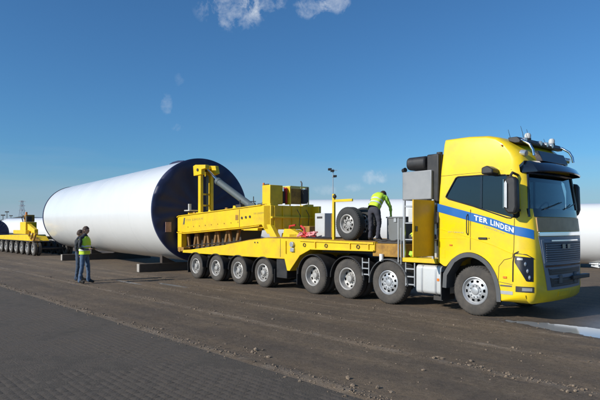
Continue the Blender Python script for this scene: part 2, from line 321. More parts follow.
def ground_material():
    m = bpy.data.materials.new('muddy yard ground'); m.use_nodes = True; t = m.node_tree; n = t.nodes; L = t.links; p = n['Principled BSDF']
    tc = n.new('ShaderNodeTexCoord'); P = tc.outputs['Object']
    def nz(s, d=6, r=.6, vec=None):
        a = n.new('ShaderNodeTexNoise'); a.inputs['Scale'].default_value = s; a.inputs['Detail'].default_value = d; a.inputs['Roughness'].default_value = r; L.new(vec or P, a.inputs['Vector']); return a.outputs['Fac']
    def mapr(v, a, b, c=0., d=1.):
        k = n.new('ShaderNodeMapRange'); k.inputs[1].default_value = a; k.inputs[2].default_value = b; k.inputs[3].default_value = c; k.inputs[4].default_value = d; L.new(v, k.inputs[0]); return k.outputs[0]
    def mix(f, a, b):
        k = n.new('ShaderNodeMix'); k.data_type = 'RGBA'
        for s_, v in (('Factor', f), ('A', a), ('B', b)):
            if hasattr(v, 'is_output'): L.new(v, k.inputs[s_])
            else: k.inputs[s_].default_value = v if s_ == 'Factor' else (*v, 1)
        return k.outputs['Result']
    st = n.new('ShaderNodeMapping'); st.inputs['Scale'].default_value = (.12, 1.5, 1); L.new(P, st.inputs[0])
    streak = nz(1.6, 7, .6, st.outputs[0])
    c = mix(mapr(nz(.35), .35, .65), (.172, .120, .073), (.232, .166, .104))
    c = mix(mapr(streak, .40, .66, 0, .75), c, (.100, .076, .054))
    c = mix(mapr(nz(5, 8, .7), .5, .72, 0, .6), c, (.27, .205, .145))
    c = mix(mapr(nz(26, 5, .75), .46, .32, 0, .9), c, (.050, .038, .028))
    c = mix(mapr(nz(48, 3, .7), .58, .68, 0, .6), c, (.32, .25, .185))
    c = mix(mapr(nz(9, 6, .75), .48, .38, 0, .7), c, (.085, .062, .042))
    c = mix(mapr(nz(14, 7, .8), .55, .66, 0, .6), c, (.30, .225, .15))
    sep = n.new('ShaderNodeSeparateXYZ'); L.new(P, sep.inputs[0])
    def op(o_, a, b=None, c_=None):
        k = n.new('ShaderNodeMath'); k.operation = o_
        for i_, v in enumerate((a, b, c_)):
            if v is None: continue
            if hasattr(v, 'is_output'): L.new(v, k.inputs[i_])
            else: k.inputs[i_].default_value = v
        return k.outputs[0]
    # dried pale mud squeezed up along the wheel tracks, dark packed mud inside them
    wob = op('MULTIPLY_ADD', nz(.6, 5, .7), .6, -.3)
    for yc, wd, am in ((-7.28, .11, .75), (-5.24, .07, .8), (-3.75, .06, .6), (-2.60, .05, .45), (-2.0, .05, .6)):
        d = op('ABSOLUTE', op('SUBTRACT', op('ADD', sep.outputs['Y'], wob if yc > -5 else op('MULTIPLY', wob, .25)), yc))
        c = mix(op('MULTIPLY', mapr(d, wd * 1.6, 0, 0, am), mapr(nz(1.7, 8, .75), .42, .62)), c, (.33, .265, .20))
    for yc, wd, am in ((-6.4, .34, .42), (-4.55, .30, .36), (-3.2, .26, .38), (-1.5, .3, .3)):
        d = op('ABSOLUTE', op('SUBTRACT', op('ADD', sep.outputs['Y'], wob), yc))
        c = mix(op('MULTIPLY', mapr(d, wd * 1.4, wd * .6, 0, am), mapr(nz(1.1, 5), .3, .6)), c, (.070, .054, .042))
    # wet patches: darker and glossier
    wet = mapr(nz(.5, 5, .6), .50, .60)
    wx = mapr(sep.outputs['X'], 0.6, 2.2); wy = mapr(sep.outputs['Y'], -1.6, -1.0)
    def mul(a, b):
        k = n.new('ShaderNodeMath'); k.operation = 'MULTIPLY'; L.new(a, k.inputs[0])
        if hasattr(b, 'is_output'): L.new(b, k.inputs[1])
        else: k.inputs[1].default_value = b
        return k.outputs[0]
    def mx_(a, b):
        k = n.new('ShaderNodeMath'); k.operation = 'MAXIMUM'; L.new(a, k.inputs[0]); L.new(b, k.inputs[1]); return k.outputs[0]
    wf = mul(mul(wx, wy), mapr(sep.outputs['Y'], 6.5, 4.5))
    lowz = mapr(sep.outputs['Z'], -.004, -.014)
    wetm = mx_(mul(wf, .9), mx_(mul(lowz, .8), mul(wet, .18)))
    # only the ruts and yard get mud; asphalt-grey beyond the kerb line
    old = mapr(sep.outputs['Y'], -7.36, -7.42)
    c = mix(old, c, (.072, .070, .070))
    c = mix(mapr(wetm, 0, 1, 0, .78), c, (.022, .024, .032))
    L.new(c, p.inputs['Base Color'])
    L.new(mapr(wetm, .1, 1, .9, .22), p.inputs['Roughness'])
    h1 = nz(24, 8, .72); h2 = nz(110, 3, .6)
    bt = n.new('ShaderNodeTexBrick'); bt.inputs['Scale'].default_value = 1; bt.inputs['Brick Width'].default_value = .21; bt.inputs['Row Height'].default_value = .105; bt.inputs['Mortar Size'].default_value = .008; bt.inputs['Mortar Smooth'].default_value = .6
    L.new(P, bt.inputs['Vector'])
    ad = n.new('ShaderNodeMath'); ad.operation = 'MULTIPLY_ADD'; L.new(h1, ad.inputs[0]); ad.inputs[1].default_value = 1.2; L.new(h2, ad.inputs[2])
    ad2 = n.new('ShaderNodeMath'); ad2.operation = 'MULTIPLY_ADD'; L.new(bt.outputs['Fac'], ad2.inputs[0]); ad2.inputs[1].default_value = -.16; L.new(ad.outputs[0], ad2.inputs[2])
    b = n.new('ShaderNodeBump'); b.inputs['Distance'].default_value = .04; L.new(ad2.outputs[0], b.inputs['Height'])
    L.new(mapr(wetm, .3, 1, .8, .12), b.inputs['Strength']); L.new(b.outputs[0], p.inputs['Normal'])
    return m
gme.materials.append(ground_material())
go = link('ground', gme, kind='structure'); go.location = O; go.rotation_euler = (0, 0, TH)

# puddles: flat water standing in the hollows
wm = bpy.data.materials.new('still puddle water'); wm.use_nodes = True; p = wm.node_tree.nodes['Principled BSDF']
p.inputs['Base Color'].default_value = (.34, .345, .34, 1); p.inputs['Roughness'].default_value = .08; p.inputs['Specular IOR Level'].default_value = 1.0; p.inputs['IOR'].default_value = 1.45  # pale milky base puts the bright sky reflection partly into the colour
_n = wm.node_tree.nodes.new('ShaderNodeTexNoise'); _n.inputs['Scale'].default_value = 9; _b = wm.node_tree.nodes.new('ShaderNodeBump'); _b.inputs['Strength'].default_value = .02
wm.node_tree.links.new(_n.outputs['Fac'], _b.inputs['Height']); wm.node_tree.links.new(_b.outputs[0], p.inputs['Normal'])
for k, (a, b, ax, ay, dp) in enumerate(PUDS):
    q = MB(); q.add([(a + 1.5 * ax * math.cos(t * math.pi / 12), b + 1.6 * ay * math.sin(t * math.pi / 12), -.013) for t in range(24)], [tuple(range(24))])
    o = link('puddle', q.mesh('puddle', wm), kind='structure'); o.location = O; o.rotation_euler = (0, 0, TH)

# clinker paving in the foreground
paving = bpy.data.objects.new('paved_road', None)
pm = MB()
pxs = [-30, -26, -22.1] + [round(float(v), 3) for v in np.arange(-22, 4.3, .07)] + [6, 9, 12]; pys = [-12.5, -11.7] + [round(float(v), 3) for v in np.arange(-11.6, -7.41, .06)] + [-7.40]
def dirt_h(x, y):
    return min(.0045, -.0050 + .0075 * (.5 + .9 * hnoise(x, y, .55, 41) + .6 * hnoise(x, y, 2.3, 42) + .45 * hnoise(x, y, 8, 43)) + max(0, .004 * (1 - abs(y + 7.42) / .35)))
pm.v = [(x, y, dirt_h(x, y)) for x in pxs for y in pys]; n_ = len(pys)
pm.f = [(a * n_ + b, (a + 1) * n_ + b, (a + 1) * n_ + b + 1, a * n_ + b + 1) for a in range(len(pxs) - 1) for b in range(n_ - 1)]
pv = link('paved_road', pm.mesh('paved_road', mat('joint dirt', (.082, .066, .049), .92, var=.35, scale=5, bump=1, bscale=45, fine=.35, dirt=.6, dcol=(.045, .037, .030), dscale=6)), kind='structure'); pv.location = O; pv.rotation_euler = (0, 0, TH)
bpy.data.objects.remove(paving)
def brick_mb(l, w, seed):
    rnd = random.Random(seed); e = .004; mb = MB(); h = .0
    low = -.055; j = lambda: rnd.uniform(-.0012, .0012)
    b0 = [(-l, -w), (l, -w), (l, w), (-l, w)]; v = [(x, y, low) for x, y in b0] + [(x + j(), y + j(), h - .0012) for x, y in b0]
    v += [(x * (1 - e / l) + j(), y * (1 - e / w) + j(), h + j() * .8) for x, y in b0]
    f = []
    for a in (0, 4):
        for i in range(4): f.append((a + i, a + (i + 1) % 4, a + 4 + (i + 1) % 4, a + 4 + i))
    f.append((8, 9, 10, 11)); mb.add(v, f); return mb
BL, BW = .2, .1
cells = []; ymax = -7.42
cx, cy = W2T(0, 0)
row = 0; y = ymax - BW / 2
while y > -11.6:
    x = -22 + (row % 2) * BL / 2
    while x < 4.2:
        W = T2W(x, y); u = 300 + 552 * W.x / max(W.y, .1); vv = 227 + 552 * 1.92 / max(W.y, .1)
        if W.y > 3 and -60 < u < 640 and vv < 470: cells.append(((x - cx) ** 2 + (y - cy) ** 2, x, y, -5 < u < 605 and vv < 404))
        x += BL
    row += 1; y -= BW
inview = sorted([c for c in cells if c[3]]); near = set((c[1], c[2]) for c in inview[:300])
bmeshes = [brick_mb(BL / 2 - .002, BW / 2 - .002, k).mesh('brick', M['brick']) for k in range(6)]
rnd = random.Random(3); rest = MB()
def btilt(x, y):
    z = .004 * hnoise(x, y, .8, 21) + rnd.uniform(-.0007, .0007) + .001
    return z, rnd.uniform(-.004, .004), rnd.uniform(-.003, .003), rnd.uniform(-.006, .006)
rv, rf = [], []
protos = [brick_mb(BL / 2 - .002, BW / 2 - .002, k) for k in range(6)]
for _, x, y, iv in cells:
    z, r1, r2, r3 = btilt(x, y)
    if (x, y) in near:
        o = link('brick', bmeshes[rnd.randrange(6)], pv, (x, y, z)); o.rotation_euler = (r1, r2, r3)
    else:
        pr = protos[rnd.randrange(6)]; k = len(rest.v)
        rest.v += [(x + a - b * r3, y + b + a * r3, c + z + b * r1 - a * r2) for a, b, c in pr.v]; rest.f += [tuple(i + k for i in f) for f in pr.f]
me = bpy.data.meshes.new('brick'); me.from_pydata(rest.v, [], rest.f); me.materials.append(M['brick'])
link('brick', me, pv, kind='stuff')

# gravel and clods along the ridges
rnd = random.Random(11)
ico = bmesh.new(); bmesh.ops.create_icosphere(ico, subdivisions=1, radius=1); icv = [v.co.copy() for v in ico.verts]; icf = [[v.index for v in f.verts] for f in ico.faces]; ico.free()
gr = MB(); kfix = []
def stone(x, y, r, mb):
    s = [rnd.uniform(.6, 1.3) * r, rnd.uniform(.6, 1.2) * r, rnd.uniform(.4, .8) * r]; a = rnd.uniform(0, 6.28); z = max(gh(x, y), -.01 if y < -7.42 else -1) + s[2] * .4
    if y < -7.42: z = s[2] * .5
    vs = []
    for v in icv:
        k = rnd.uniform(.75, 1.15); p = Vector((v.x * s[0] * k, v.y * s[1] * k, v.z * s[2] * k)); vs.append((x + p.x * math.cos(a) - p.y * math.sin(a), y + p.x * math.sin(a) + p.y * math.cos(a), z + p.z))
    mb.add(vs, icf)
for i in range(7000):
    t = rnd.random()
    if t < .40: y = -7.30 + rnd.gauss(0, .10)
    elif t < .66: y = -5.22 + rnd.gauss(0, .09)
    elif t < .74: y = -3.75 + rnd.gauss(0, .12)
    elif t < .80: y = -2.3 + rnd.gauss(0, .3)
    else: y = rnd.uniform(-7.3, -.5)
    x = rnd.uniform(-16, 4.6)
    if hnoise(x, y, .8, 31) < -.15 and rnd.random() < .8: continue
    stone(x, y, min(.030, .005 + rnd.expovariate(1 / .0055)), gr)
for (x, y, r) in [(-.35, -6.9, .06), (-.2, -6.95, .045), (-.5, -6.85, .05), (1.3, -5.15, .05), (1.75, -5.1, .045), (2.3, -5.05, .05), (2.05, -5.2, .05), (.2, -5.0, .045), (.05, -4.95, .05), (-.1, -5.05, .04), (-5.6, -3.2, .04), (1.9, -6.95, .05), (2.1, -6.9, .045), (-3.2, -7.1, .045), (-2.4, -3.6, .05)]:
    for k in range(6): stone(x + rnd.gauss(0, .2), y + rnd.gauss(0, .06), r * rnd.choice((.2, .25, .3, .45, .8)), gr)
me = gr.mesh('gravel', M['stone'], fix=False, sharp=20); o = link('gravel', me, kind='stuff'); o.location = O; o.rotation_euler = (0, 0, TH); o['label'] = 'loose stones and dried mud clods scattered along the wheel ruts'

# ------------------------------------------------------------------ white tower sections
def tower_tube(name, label, A, B, rA, rB, zA, zB, capmat='navy', lip=.06, coverB=True, seam=0):
    """horizontal tube from world plan point A to B; A end carries the tarpaulin"""
    A = Vector(A); B = Vector(B); d = B - A; Ln = d.length; th = math.atan2(d.y, d.x)
    fr = (Vector((A.x, A.y, 0)), th); t = Thing(name, label, 'tower section', (0, 0, 0), fr)
    n = 96; prof = []
    N = max(2, seam + 1)
    def zc(k): return zA + (zB - zA) * k
    mb = MB(); rings = []
    for i in range(N + 1):
        k = i / N; rings.append((Ln * k, rA + (rB - rA) * k, zc(k)))
    v = []
    for (h, r, z) in rings: v += [(h, r * math.cos(2 * math.pi * i / n), z + r * math.sin(2 * math.pi * i / n)) for i in range(n)]
    f = [(j * n + i, j * n + (i + 1) % n, (j + 1) * n + (i + 1) % n, (j + 1) * n + i) for j in range(N) for i in range(n)]
    mb.add(v, f); part(t, 'shell', mb, 'tube')
    for k in range(1, N): part(t, 'weld_seam', MB().lathe([(rings[k][1] - .01, rings[k][0] - .02), (rings[k][1] + .004, rings[k][0] - .012), (rings[k][1] + .004, rings[k][0] + .012), (rings[k][1] - .01, rings[k][0] + .02)], (0, 0, rings[k][2]), 96, 'x'), 'tube')
    # flange ring and tarpaulin on both ends
    for (h, r, z, s) in ((0, rA, zA, -1), (Ln, rB, zB, 1)):
        fl = MB().lathe([(r + .012, h - s * .14), (r + .012, h + s * .02), (r - .16, h + s * .02), (r - .16, h - s * .14)], (0, 0, z), n, 'x', close=True); part(t, 'flange', fl, 'cream' if s < 0 else 'navy')
        tv = []; rn = random.Random(5)
        pr = [(r + .02, h - s * .10), (r + .028, h + s * .028)]
        tm = MB(); m_ = 120; rad = [(r + .022, -.11), (r + .03, .03)] + [(r * q, .03) for q in (.97, .85, .7, .55, .4, .25, .1)]
        vs = []
        for j, (rr, hh) in enumerate(rad):
            for i in range(m_):
                a = 2 * math.pi * i / m_
                w = 0 if j < 2 else (.030 * math.sin(a * 17 + 1.9 * math.sin(a * 3)) * (rr / r) + .07 * hnoise(rr * math.cos(a), rr * math.sin(a), .9, 4)) * (1 if j > 2 else .3)
                vs.append((h + s * (hh + (.05 if j > 1 else 0) + w - (0.10 * (1 - rr / r) if j > 1 else 0)), rr * math.cos(a), z + rr * math.sin(a)))
        fs = [(j * m_ + i, j * m_ + (i + 1) % m_, (j + 1) * m_ + (i + 1) % m_, (j + 1) * m_ + i) for j in range(len(rad) - 1) for i in range(m_)]
        fs.append(tuple(range((len(rad) - 1) * m_, len(rad) * m_)))
        tm.add(vs, fs); part(t, 'tarpaulin', tm, capmat, sharp=60)
    return t
ad = Vector((-.595, .803)).normalized()
bt = tower_tube('tower_section', 'long white wind turbine tower section, end under a navy tarpaulin, lying behind the yellow trailer', (-4.1, 23.05), (-4.1 + ad.x * 19.6, 23.05 + ad.y * 19.6), 2.14, 2.12, 2.61, 2.62, seam=6)
part(bt, 'warning_plate', MB().box(-.16, -.13, 1.42, 1.66, 1.72, 2.12), mat('faded red and white plate', (.36, .22, .20), .6, var=.6, scale=9))
# small folded flap of the tarpaulin on top of the shell and a warning plate
q = MB(); q.tube([(1.2 + k * .5, .25 + .06 * math.sin(k), 2.61 + 2.14 + .02) for k in range(4)], [.03, .07, .06, .02], 8); part(bt, 'tarpaulin_flap', q, 'navy')
tower_tube('tower_section', 'white tower section lying behind the spare wheel and the bending worker', (-2.0, 33.6), (11.4, 29.6), 1.70, 1.64, 1.86, 1.84)
tower_tube('tower_section', 'white tower section lying at the right edge behind the truck cab', (9.8, 27.9), (24.6, 21.2), 1.43, 1.43, 1.60, 1.60)
tower_tube('tower_section', 'distant white tower section showing left of the big one, behind the yellow lifting frame', (-33.4, 63.5), (-20, 55), 1.42, 1.42, 1.5, 1.5, capmat='tube')
tower_tube('tower_section', 'distant tower section at the left edge with its dark navy end towards the viewer', (-31.6, 57.5), (-52, 72), 1.25, 1.25, 1.35, 1.35)

# support blocks under the big section
def support(t0, label, w=2.6, fadd=None):
    c = Vector((-4.1, 23.05)) + ad * t0; per = Vector((.803, .595)).normalized(); th = math.atan2(per.y, per.x)
    fr = (Vector((c.x, c.y, 0)), th); t = Thing('support_beam', label, 'support', (0, 0, 0), fr, 'supports under the big tower section')
    part(t, 'beam', MB().box(-w, w, -.14, .14, 0, .36), 'wood', bevel=.015)
    part(t, 'lit_end_face', MB().box(-w - .03, -w - .001, -.13, .13, .01, .35), 'lit_end', bevel=.01)  # end coloured pale as sunlit, the beam dark as its shaded side
    for s in (-1, 1): part(t, 'saddle', MB().prism([(s * .35, .361), (s * 1.0, .361), (s * 1.0, .68)], -.12, .12), 'wood')
support(1.9, 'dark timber support beam with pale end, lying under the front of the big white tower section', 2.0)
support(12.4, 'dark timber support beam with pale end under the rear of the big tower section, left of the two men')

# ------------------------------------------------------------------ wheels
def wheel_meshes(Rt, w, kind, holes=10):
    """wheel centred on the origin, outer face towards -y, y from 0 (outer) to w"""
    Rr = Rt * (.56 if kind != 'trailer' else .60)
    t = MB(); sh = .035
    t.lathe([(Rr, .03), (Rr + .02, .008), (Rr + .06, 0.0), (Rt - .09, .004), (Rt - .04, .018), (Rt - .012, .04), (Rt, .07), (Rt, w * .27), (Rt - .012, w * .275), (Rt - .012, w * .30), (Rt, w * .305),
             (Rt, w * .48), (Rt - .012, w * .485), (Rt - .012, w * .515), (Rt, w * .52), (Rt, w * .70), (Rt - .012, w * .705), (Rt - .012, w * .73), (Rt, w * .735), (Rt, w - .07), (Rt - .02, w - .035), (Rt - .09, w - .004), (Rr + .05, w), (Rr, w - .03)], n=64, close=True)
    # tread lugs on the shoulder
    for i in range(48):
        a = 2 * math.pi * i / 48; c, s_ = math.cos(a), math.sin(a); da = .03
        vs = []
        for rr in (Rt - .02, Rt + .006):
            for aa in (a - da, a + da):
                for yy in (.024 if rr < Rt else .055, w * .2): vs.append((rr * math.cos(aa), yy, rr * math.sin(aa)))
        t.add(vs, [(0, 1, 3, 2), (4, 6, 7, 5), (0, 4, 5, 1), (2, 3, 7, 6), (0, 2, 6, 4), (1, 5, 7, 3)])
    if kind in ('drive', 'trailer'):   # second tyre of the dual pair
        t.lathe([(Rr, w + .05), (Rt - .05, w + .04), (Rt, w + .09), (Rt, 2 * w - .03), (Rt - .05, 2 * w + .02), (Rr, 2 * w + .02)], n=48, close=True)
    r = MB(); deep = {'front': .055, 'drive': .15, 'trailer': .11, 'spare': .09}[kind]; disc = deep
    r.lathe([(Rr + .006, .012), (Rr - .012, .004), (Rr - .03, .02), (Rr - .035, disc * .6), (Rr - .05, disc)], n=60)
    # dish with hand holes: ring of faces with gaps
    r0, r1, r2, r3 = Rr - .05, Rr - .065, Rr - .115, Rr * .52
    n = holes * 6; bulge = {'front': -.03, 'drive': .03, 'trailer': -.02, 'spare': -.04}[kind]
    prof = [(r0, disc), (r1, disc + bulge * .3), (r2, disc + bulge * .7), (r3, disc + bulge)]
    vs = [(a * math.cos(2 * math.pi * i / n), b, a * math.sin(2 * math.pi * i / n)) for a, b in prof for i in range(n)]
    fs = []
    for j in range(3):
        for i in range(n):
            if j == 1 and i % 6 in (1, 2, 3): continue
            fs.append((j * n + i, j * n + (i + 1) % n, (j + 1) * n + (i + 1) % n, (j + 1) * n + i))
    r.add(vs, fs); yb = disc + bulge
    r.lathe([(r3, yb), (r3 * .62, yb + .005)], n=n)
    bk = MB().lathe([(Rr - .04, disc + .05), (.001, disc + .06)], n=40)
    h = MB(); hr = r3 * .62; out = {'front': -.01, 'drive': -.09, 'trailer': -.07, 'spare': .02}[kind] + yb
    h.lathe([(hr, yb + .006), (hr * .95, out + .02), (hr * .8, out), (hr * .5, out - .006), (.001, out - .006)], n=32)
    nn = 10
    for i in range(nn):
        a = 2 * math.pi * (i + .5) / nn; c = (r3 * .82 * math.cos(a), 0, r3 * .82 * math.sin(a)); h.cyl((c[0], yb + .01, c[2]), (c[0], yb - .03, c[2]), .015, n=6)
    return (t.mesh('tyre', M['tyreclean' if kind == 'spare' else 'tyre']), r.mesh('wheel', M['alu' if kind == 'front' else 'rim']), h.mesh('hub', M['alu' if kind == 'front' else 'rim']), bk.mesh('brake_drum', M['dark']))
WM = {k: wheel_meshes(*a) for k, a in {'front': (.535, .33, 'front'), 'drive': (.53, .28, 'drive', 8), 'trailer': (.465, .22, 'trailer', 8), 'spare': (.455, .30, 'spare', 8)}.items()}
def wheel(parent, kind, loc, flip=False, rot=0, tilt=0):
    ty, ri, hu, bk = WM[kind]
    o = link('wheel', ri, parent, loc); o.rotation_euler = (tilt, rot, math.pi if flip else 0)
    link('tyre', ty, o); link('hub', hu, o); link('brake_drum', bk, o); return o

# ------------------------------------------------------------------ the truck
tk = Thing('truck', 'yellow heavy haulage truck with a blue side stripe, the only truck facing right', 'truck', (-1.5, 0, 0))
def lp(x, y, z): return (x - tk.base.x, y - tk.base.y, z - tk.base.z)
HW = 1.245; RY = .18
def smooth(t): t = max(0, min(1, t)); return t * t * (3 - 2 * t)
def warp(x, y, z):
    k = 1 - .035 * smooth((z - 1.9) / 2.2); x2 = x - .13 * (y / HW) ** 2 * smooth((x - .3) / .7)
    return (x2, y * k, z)
PROF = [(-.95, 1.12, .03), (-.955, 1.8, .05), (-.95, 2.45, .06), (-.90, 3.2, .06), (-.82, 3.80, .05), (-.765, 3.915, .05), (-.2, 3.915, .05), (.25, 3.88, .06), (.50, 3.82, .07), (.74, 3.71, .09), (.98, 3.52, .13), (1.09, 3.36, .16), (1.13, 3.20, .22), (1.17, 3.04, .28),
        (1.235, 2.6, .31), (1.30, 2.2, .33), (1.35, 1.8, .34), (1.37, 1.4, .34), (1.38, .9, .34), (1.38, .60, .32), (1.35, .44, .28), (1.28, .36, .2), (.60, .36, .02), (.58, .62, .02), (.50, .90, .02), (.36, 1.12, .02), (.15, 1.28, .02), (-.10, 1.35, .02), (-.35, 1.31, .02), (-.56, 1.18, .02), (-.70, 1.02, .02), (-.78, 1.02, .02)]
def _cr(p0, p1, p2, p3, t):
    return tuple(.5 * (2 * b + (c - a) * t + (2 * a - 5 * b + 4 * c - d) * t * t + (3 * b - a - 3 * c + d) * t ** 3) for a, b, c, d in zip(p0, p1, p2, p3))
_A = PROF[22:30]; ARCH = []
for _k in range(len(_A) - 1):
    for _t in (0, .33, .66): ARCH.append(_cr(_A[max(_k - 1, 0)], _A[_k], _A[_k + 1], _A[min(_k + 2, len(_A) - 1)], _t))
ARCH.append(_A[-1]); PROF = PROF[:22] + ARCH + PROF[30:]
def loft(prof, hw, ry, shrink=0, rows=9):
    n = len(prof); P2 = [Vector((a, b)) for a, b, c in prof]; N = []
    for i in range(n):
        d = (P2[(i + 1) % n] - P2[i - 1]).normalized(); N.append(Vector((-d.y, d.x)))
    c0 = sum(P2, Vector((0, 0))) / n
    area = sum(P2[i].x * P2[(i + 1) % n].y - P2[(i + 1) % n].x * P2[i].y for i in range(n))
    if area > 0: N = [-v for v in N]         # outward
    mb = MB(); cols = []
    th = [math.pi / 2 * (k / 6) for k in range(6, -1, -1)]
    ysr = [(-(hw - ry + ry * math.sin(t)), 1 - math.cos(t)) for t in th] + [(y * (hw - ry), 0) for y in (-.66, -.33, 0, .33, .66)] + [((hw - ry + ry * math.sin(t)), 1 - math.cos(t)) for t in reversed(th)]
    v = []
    for yy, k in ysr:
        for i in range(n):
            q = P2[i] - N[i] * (prof[i][2] * k + shrink); v.append(warp(q.x, yy, q.y))
    m = len(ysr); f = [(j * n + i, j * n + (i + 1) % n, (j + 1) * n + (i + 1) % n, (j + 1) * n + i) for j in range(m - 1) for i in range(n)]
    f += [tuple(range(n)), tuple(range((m - 1) * n + n - 1, (m - 1) * n - 1, -1))]
    mb.add(v, f); return mb
# boolean: hollow cab with real window openings
shell = link('cab', loft(PROF, HW, RY).mesh('cab', M['cab']), tk.o)
INP = [(-.90, 1.42, .03), (-.90, 2.45, .05), (-.85, 3.2, .08), (-.76, 3.72, .1), (-.2, 3.80, .12), (.48, 3.75, .12), (.92, 3.44, .15), (1.05, 3.1, .26), (1.16, 2.6, .30), (1.22, 2.2, .33), (1.26, 1.8, .34), (1.26, 1.42, .34)]
c1 = link('cutter', loft(INP, HW - .06, RY).mesh('cutter'), tk.o)
SW = [(-.73, 2.60), (-.70, 2.66), (-.48, 3.01), (-.42, 3.035), (.15, 3.03), (.80, 3.00), (.90, 2.93), (.985, 2.60), (1.005, 2.14), (.96, 2.10), (.86, 2.11), (-.05, 2.375), (-.66, 2.55)]
c2 = link('cutter', MB().prism(SW, -2, 2).mesh('cutter'), tk.o)
WS = [(-1.10, 2.29), (-1.14, 2.34), (-1.06, 3.0), (-1.02, 3.04), (1.02, 3.04), (1.06, 3.0), (1.14, 2.34), (1.10, 2.29)]
c3 = link('cutter', MB().prism(WS, .90, 2, 'x').mesh('cutter'), tk.o)
for c in (c1, c2, c3):
    b = shell.modifiers.new('cut', 'BOOLEAN'); b.object = c; b.operation = 'DIFFERENCE'; b.solver = 'EXACT'
bpy.context.view_layer.update()
me = bpy.data.meshes.new_from_object(shell.evaluated_get(dg_get())); shell.modifiers.clear()
me.transform(Matrix.Translation(-tk.base)); me.materials.clear(); me.materials.append(M['cab'])
for p in me.polygons: p.use_smooth = True; p.material_index = 0
me.set_sharp_from_angle(angle=R(32)); shell.data = me
for c in (c1, c2, c3): bpy.data.objects.remove(c)
def W(x, y, z): return warp(x, y, z)
def side_patch(poly, off=.004, th=.006, side=-1):
    mb = MB(); n = len(poly)
    a = [W(x, side * (HW + off), z) for x, z in poly]; b = [W(x, side * (HW + off - th), z) for x, z in poly]
    return mb.add(a + b, [tuple(range(n)), tuple(range(2 * n - 1, n - 1, -1))] + [(i, i + n, (i + 1) % n + n, (i + 1) % n) for i in range(n)])
def xf(z):
    zs = [(p[1], p[0], p[2]) for p in PROF[11:22]]; zs.sort()
    for (a, xa, ra), (b, xb, rb) in zip(zs, zs[1:]):
        if a <= z <= b:
            k = (z - a) / (b - a); return xa + (xb - xa) * k, ra + (rb - ra) * k
    return (zs[0][1], zs[0][2]) if z < zs[0][0] else (zs[-1][1], zs[-1][2])
def chart(s, z, off=.004, side=-1):
    """s = distance from the front axle along the cab side, wrapping round the corner to the front"""
    X, Rr = xf(z); xc = X - Rr
    if s <= xc: return W(s, side * (HW + off), z)
    t = (s - xc) / ((Rr + RY) / 2)
    if t <= math.pi / 2: return W(xc + (Rr + off) * math.sin(t), side * (HW - RY + (RY + off) * math.cos(t)), z)
    return W(X + off, side * (HW - RY - (t - math.pi / 2) * (Rr + RY) / 2), z)
def chart_patch(s0, s1, zt, zb, ns=24, nz=2, off=.004, side=-1):
    mb = MB(); v = []
    for i in range(ns + 1):
        s = s0 + (s1 - s0) * i / ns
        for j in range(nz + 1):
            z = zb(s) + (zt(s) - zb(s)) * j / nz; v.append(chart(s, z, off, side))
    f = [(i * (nz + 1) + j, (i + 1) * (nz + 1) + j, (i + 1) * (nz + 1) + j + 1, i * (nz + 1) + j + 1) for i in range(ns) for j in range(nz)]
    return mb.add(v, f)
def front_x(y, z, off=0):
    X, Rr = xf(z); ay = abs(y)
    if ay > HW - RY:
        k = min(1, (ay - (HW - RY)) / RY); c = math.sqrt(max(0, 1 - k * k)); X = X - Rr * (1 - c)
    kk = 1 - .035 * smooth((z - 1.9) / 2.2)
    return X - .13 * (ay / HW) ** 2 + off
def front_patch(y0, y1, z0, z1, off=.006, ny=12, nz=3, thick=.03):
    mb = MB(); v = []
    for dx in (0, -thick):
        for i in range(ny + 1):
            y = y0 + (y1 - y0) * i / ny
            for j in range(nz + 1):
                z = z0 + (z1 - z0) * j / nz; v.append((front_x(y, z, off + dx), y, z))
    m = (ny + 1) * (nz + 1); f = []
    for q in (0, m):
        f += [(q + i * (nz + 1) + j, q + (i + 1) * (nz + 1) + j, q + (i + 1) * (nz + 1) + j + 1, q + i * (nz + 1) + j + 1) for i in range(ny) for j in range(nz)]
    e = [i * (nz + 1) for i in range(ny + 1)] + [ny * (nz + 1) + j for j in range(1, nz + 1)] + [i * (nz + 1) + nz for i in range(ny - 1, -1, -1)] + [j for j in range(nz - 1, 0, -1)]
    f += [(e[k], e[(k + 1) % len(e)], e[(k + 1) % len(e)] + m, e[k] + m) for k in range(len(e))]
    return mb.add(v, f)
# windows
for sd in (-1, 1):
    part(tk, 'side_window', side_patch([p for p in SW if p[0] > -5], -.016, .004, sd), 'sideglass')
    o = part(tk, 'window_frame', MB(), 'black') if False else None
    # black rubber outline, pillar panel behind the door glass
    rim = MB(); ring = [W(x, sd * (HW - .002), z) for x, z in SW]
    for i in range(len(ring)): rim.cyl(ring[i], ring[(i + 1) % len(ring)], .014, n=6)
    part(tk, 'window_seal', rim, 'black')
    part(tk, 'window_pillar', side_patch([(.12, 2.335), (.12, 3.03), (.17, 3.03), (.17, 2.32)], -.005, .02, sd), 'gloss')
    part(tk, 'sleeper_panel', side_patch([(-.72, 2.59), (-.48, 3.02), (-.02, 3.03), (-.02, 2.37), (-.66, 2.555)], -.030, .01, sd), 'gloss')
q = MB(); v = []
for i in range(17):
    for j in range(7):
        k = j / 6; z = 2.29 + .75 * k; hw = 1.13 - .08 * k; y = -hw + 2 * hw * i / 16; v.append((front_x(y, z, -.012), y, z))
q.add(v, [(i * 7 + j, (i + 1) * 7 + j, (i + 1) * 7 + j + 1, i * 7 + j + 1) for i in range(16) for j in range(6)])
part(tk, 'windscreen', q, 'glass')
q = MB()
for sd in (-1, 1):
    pts = [(front_x(sd * (1.13 - .08 * k / 6), 2.29 + .75 * k / 6, .0), sd * (1.125 - .08 * k / 6), 2.29 + .75 * k / 6) for k in range(7)]; q.tube(pts, .03, 6)
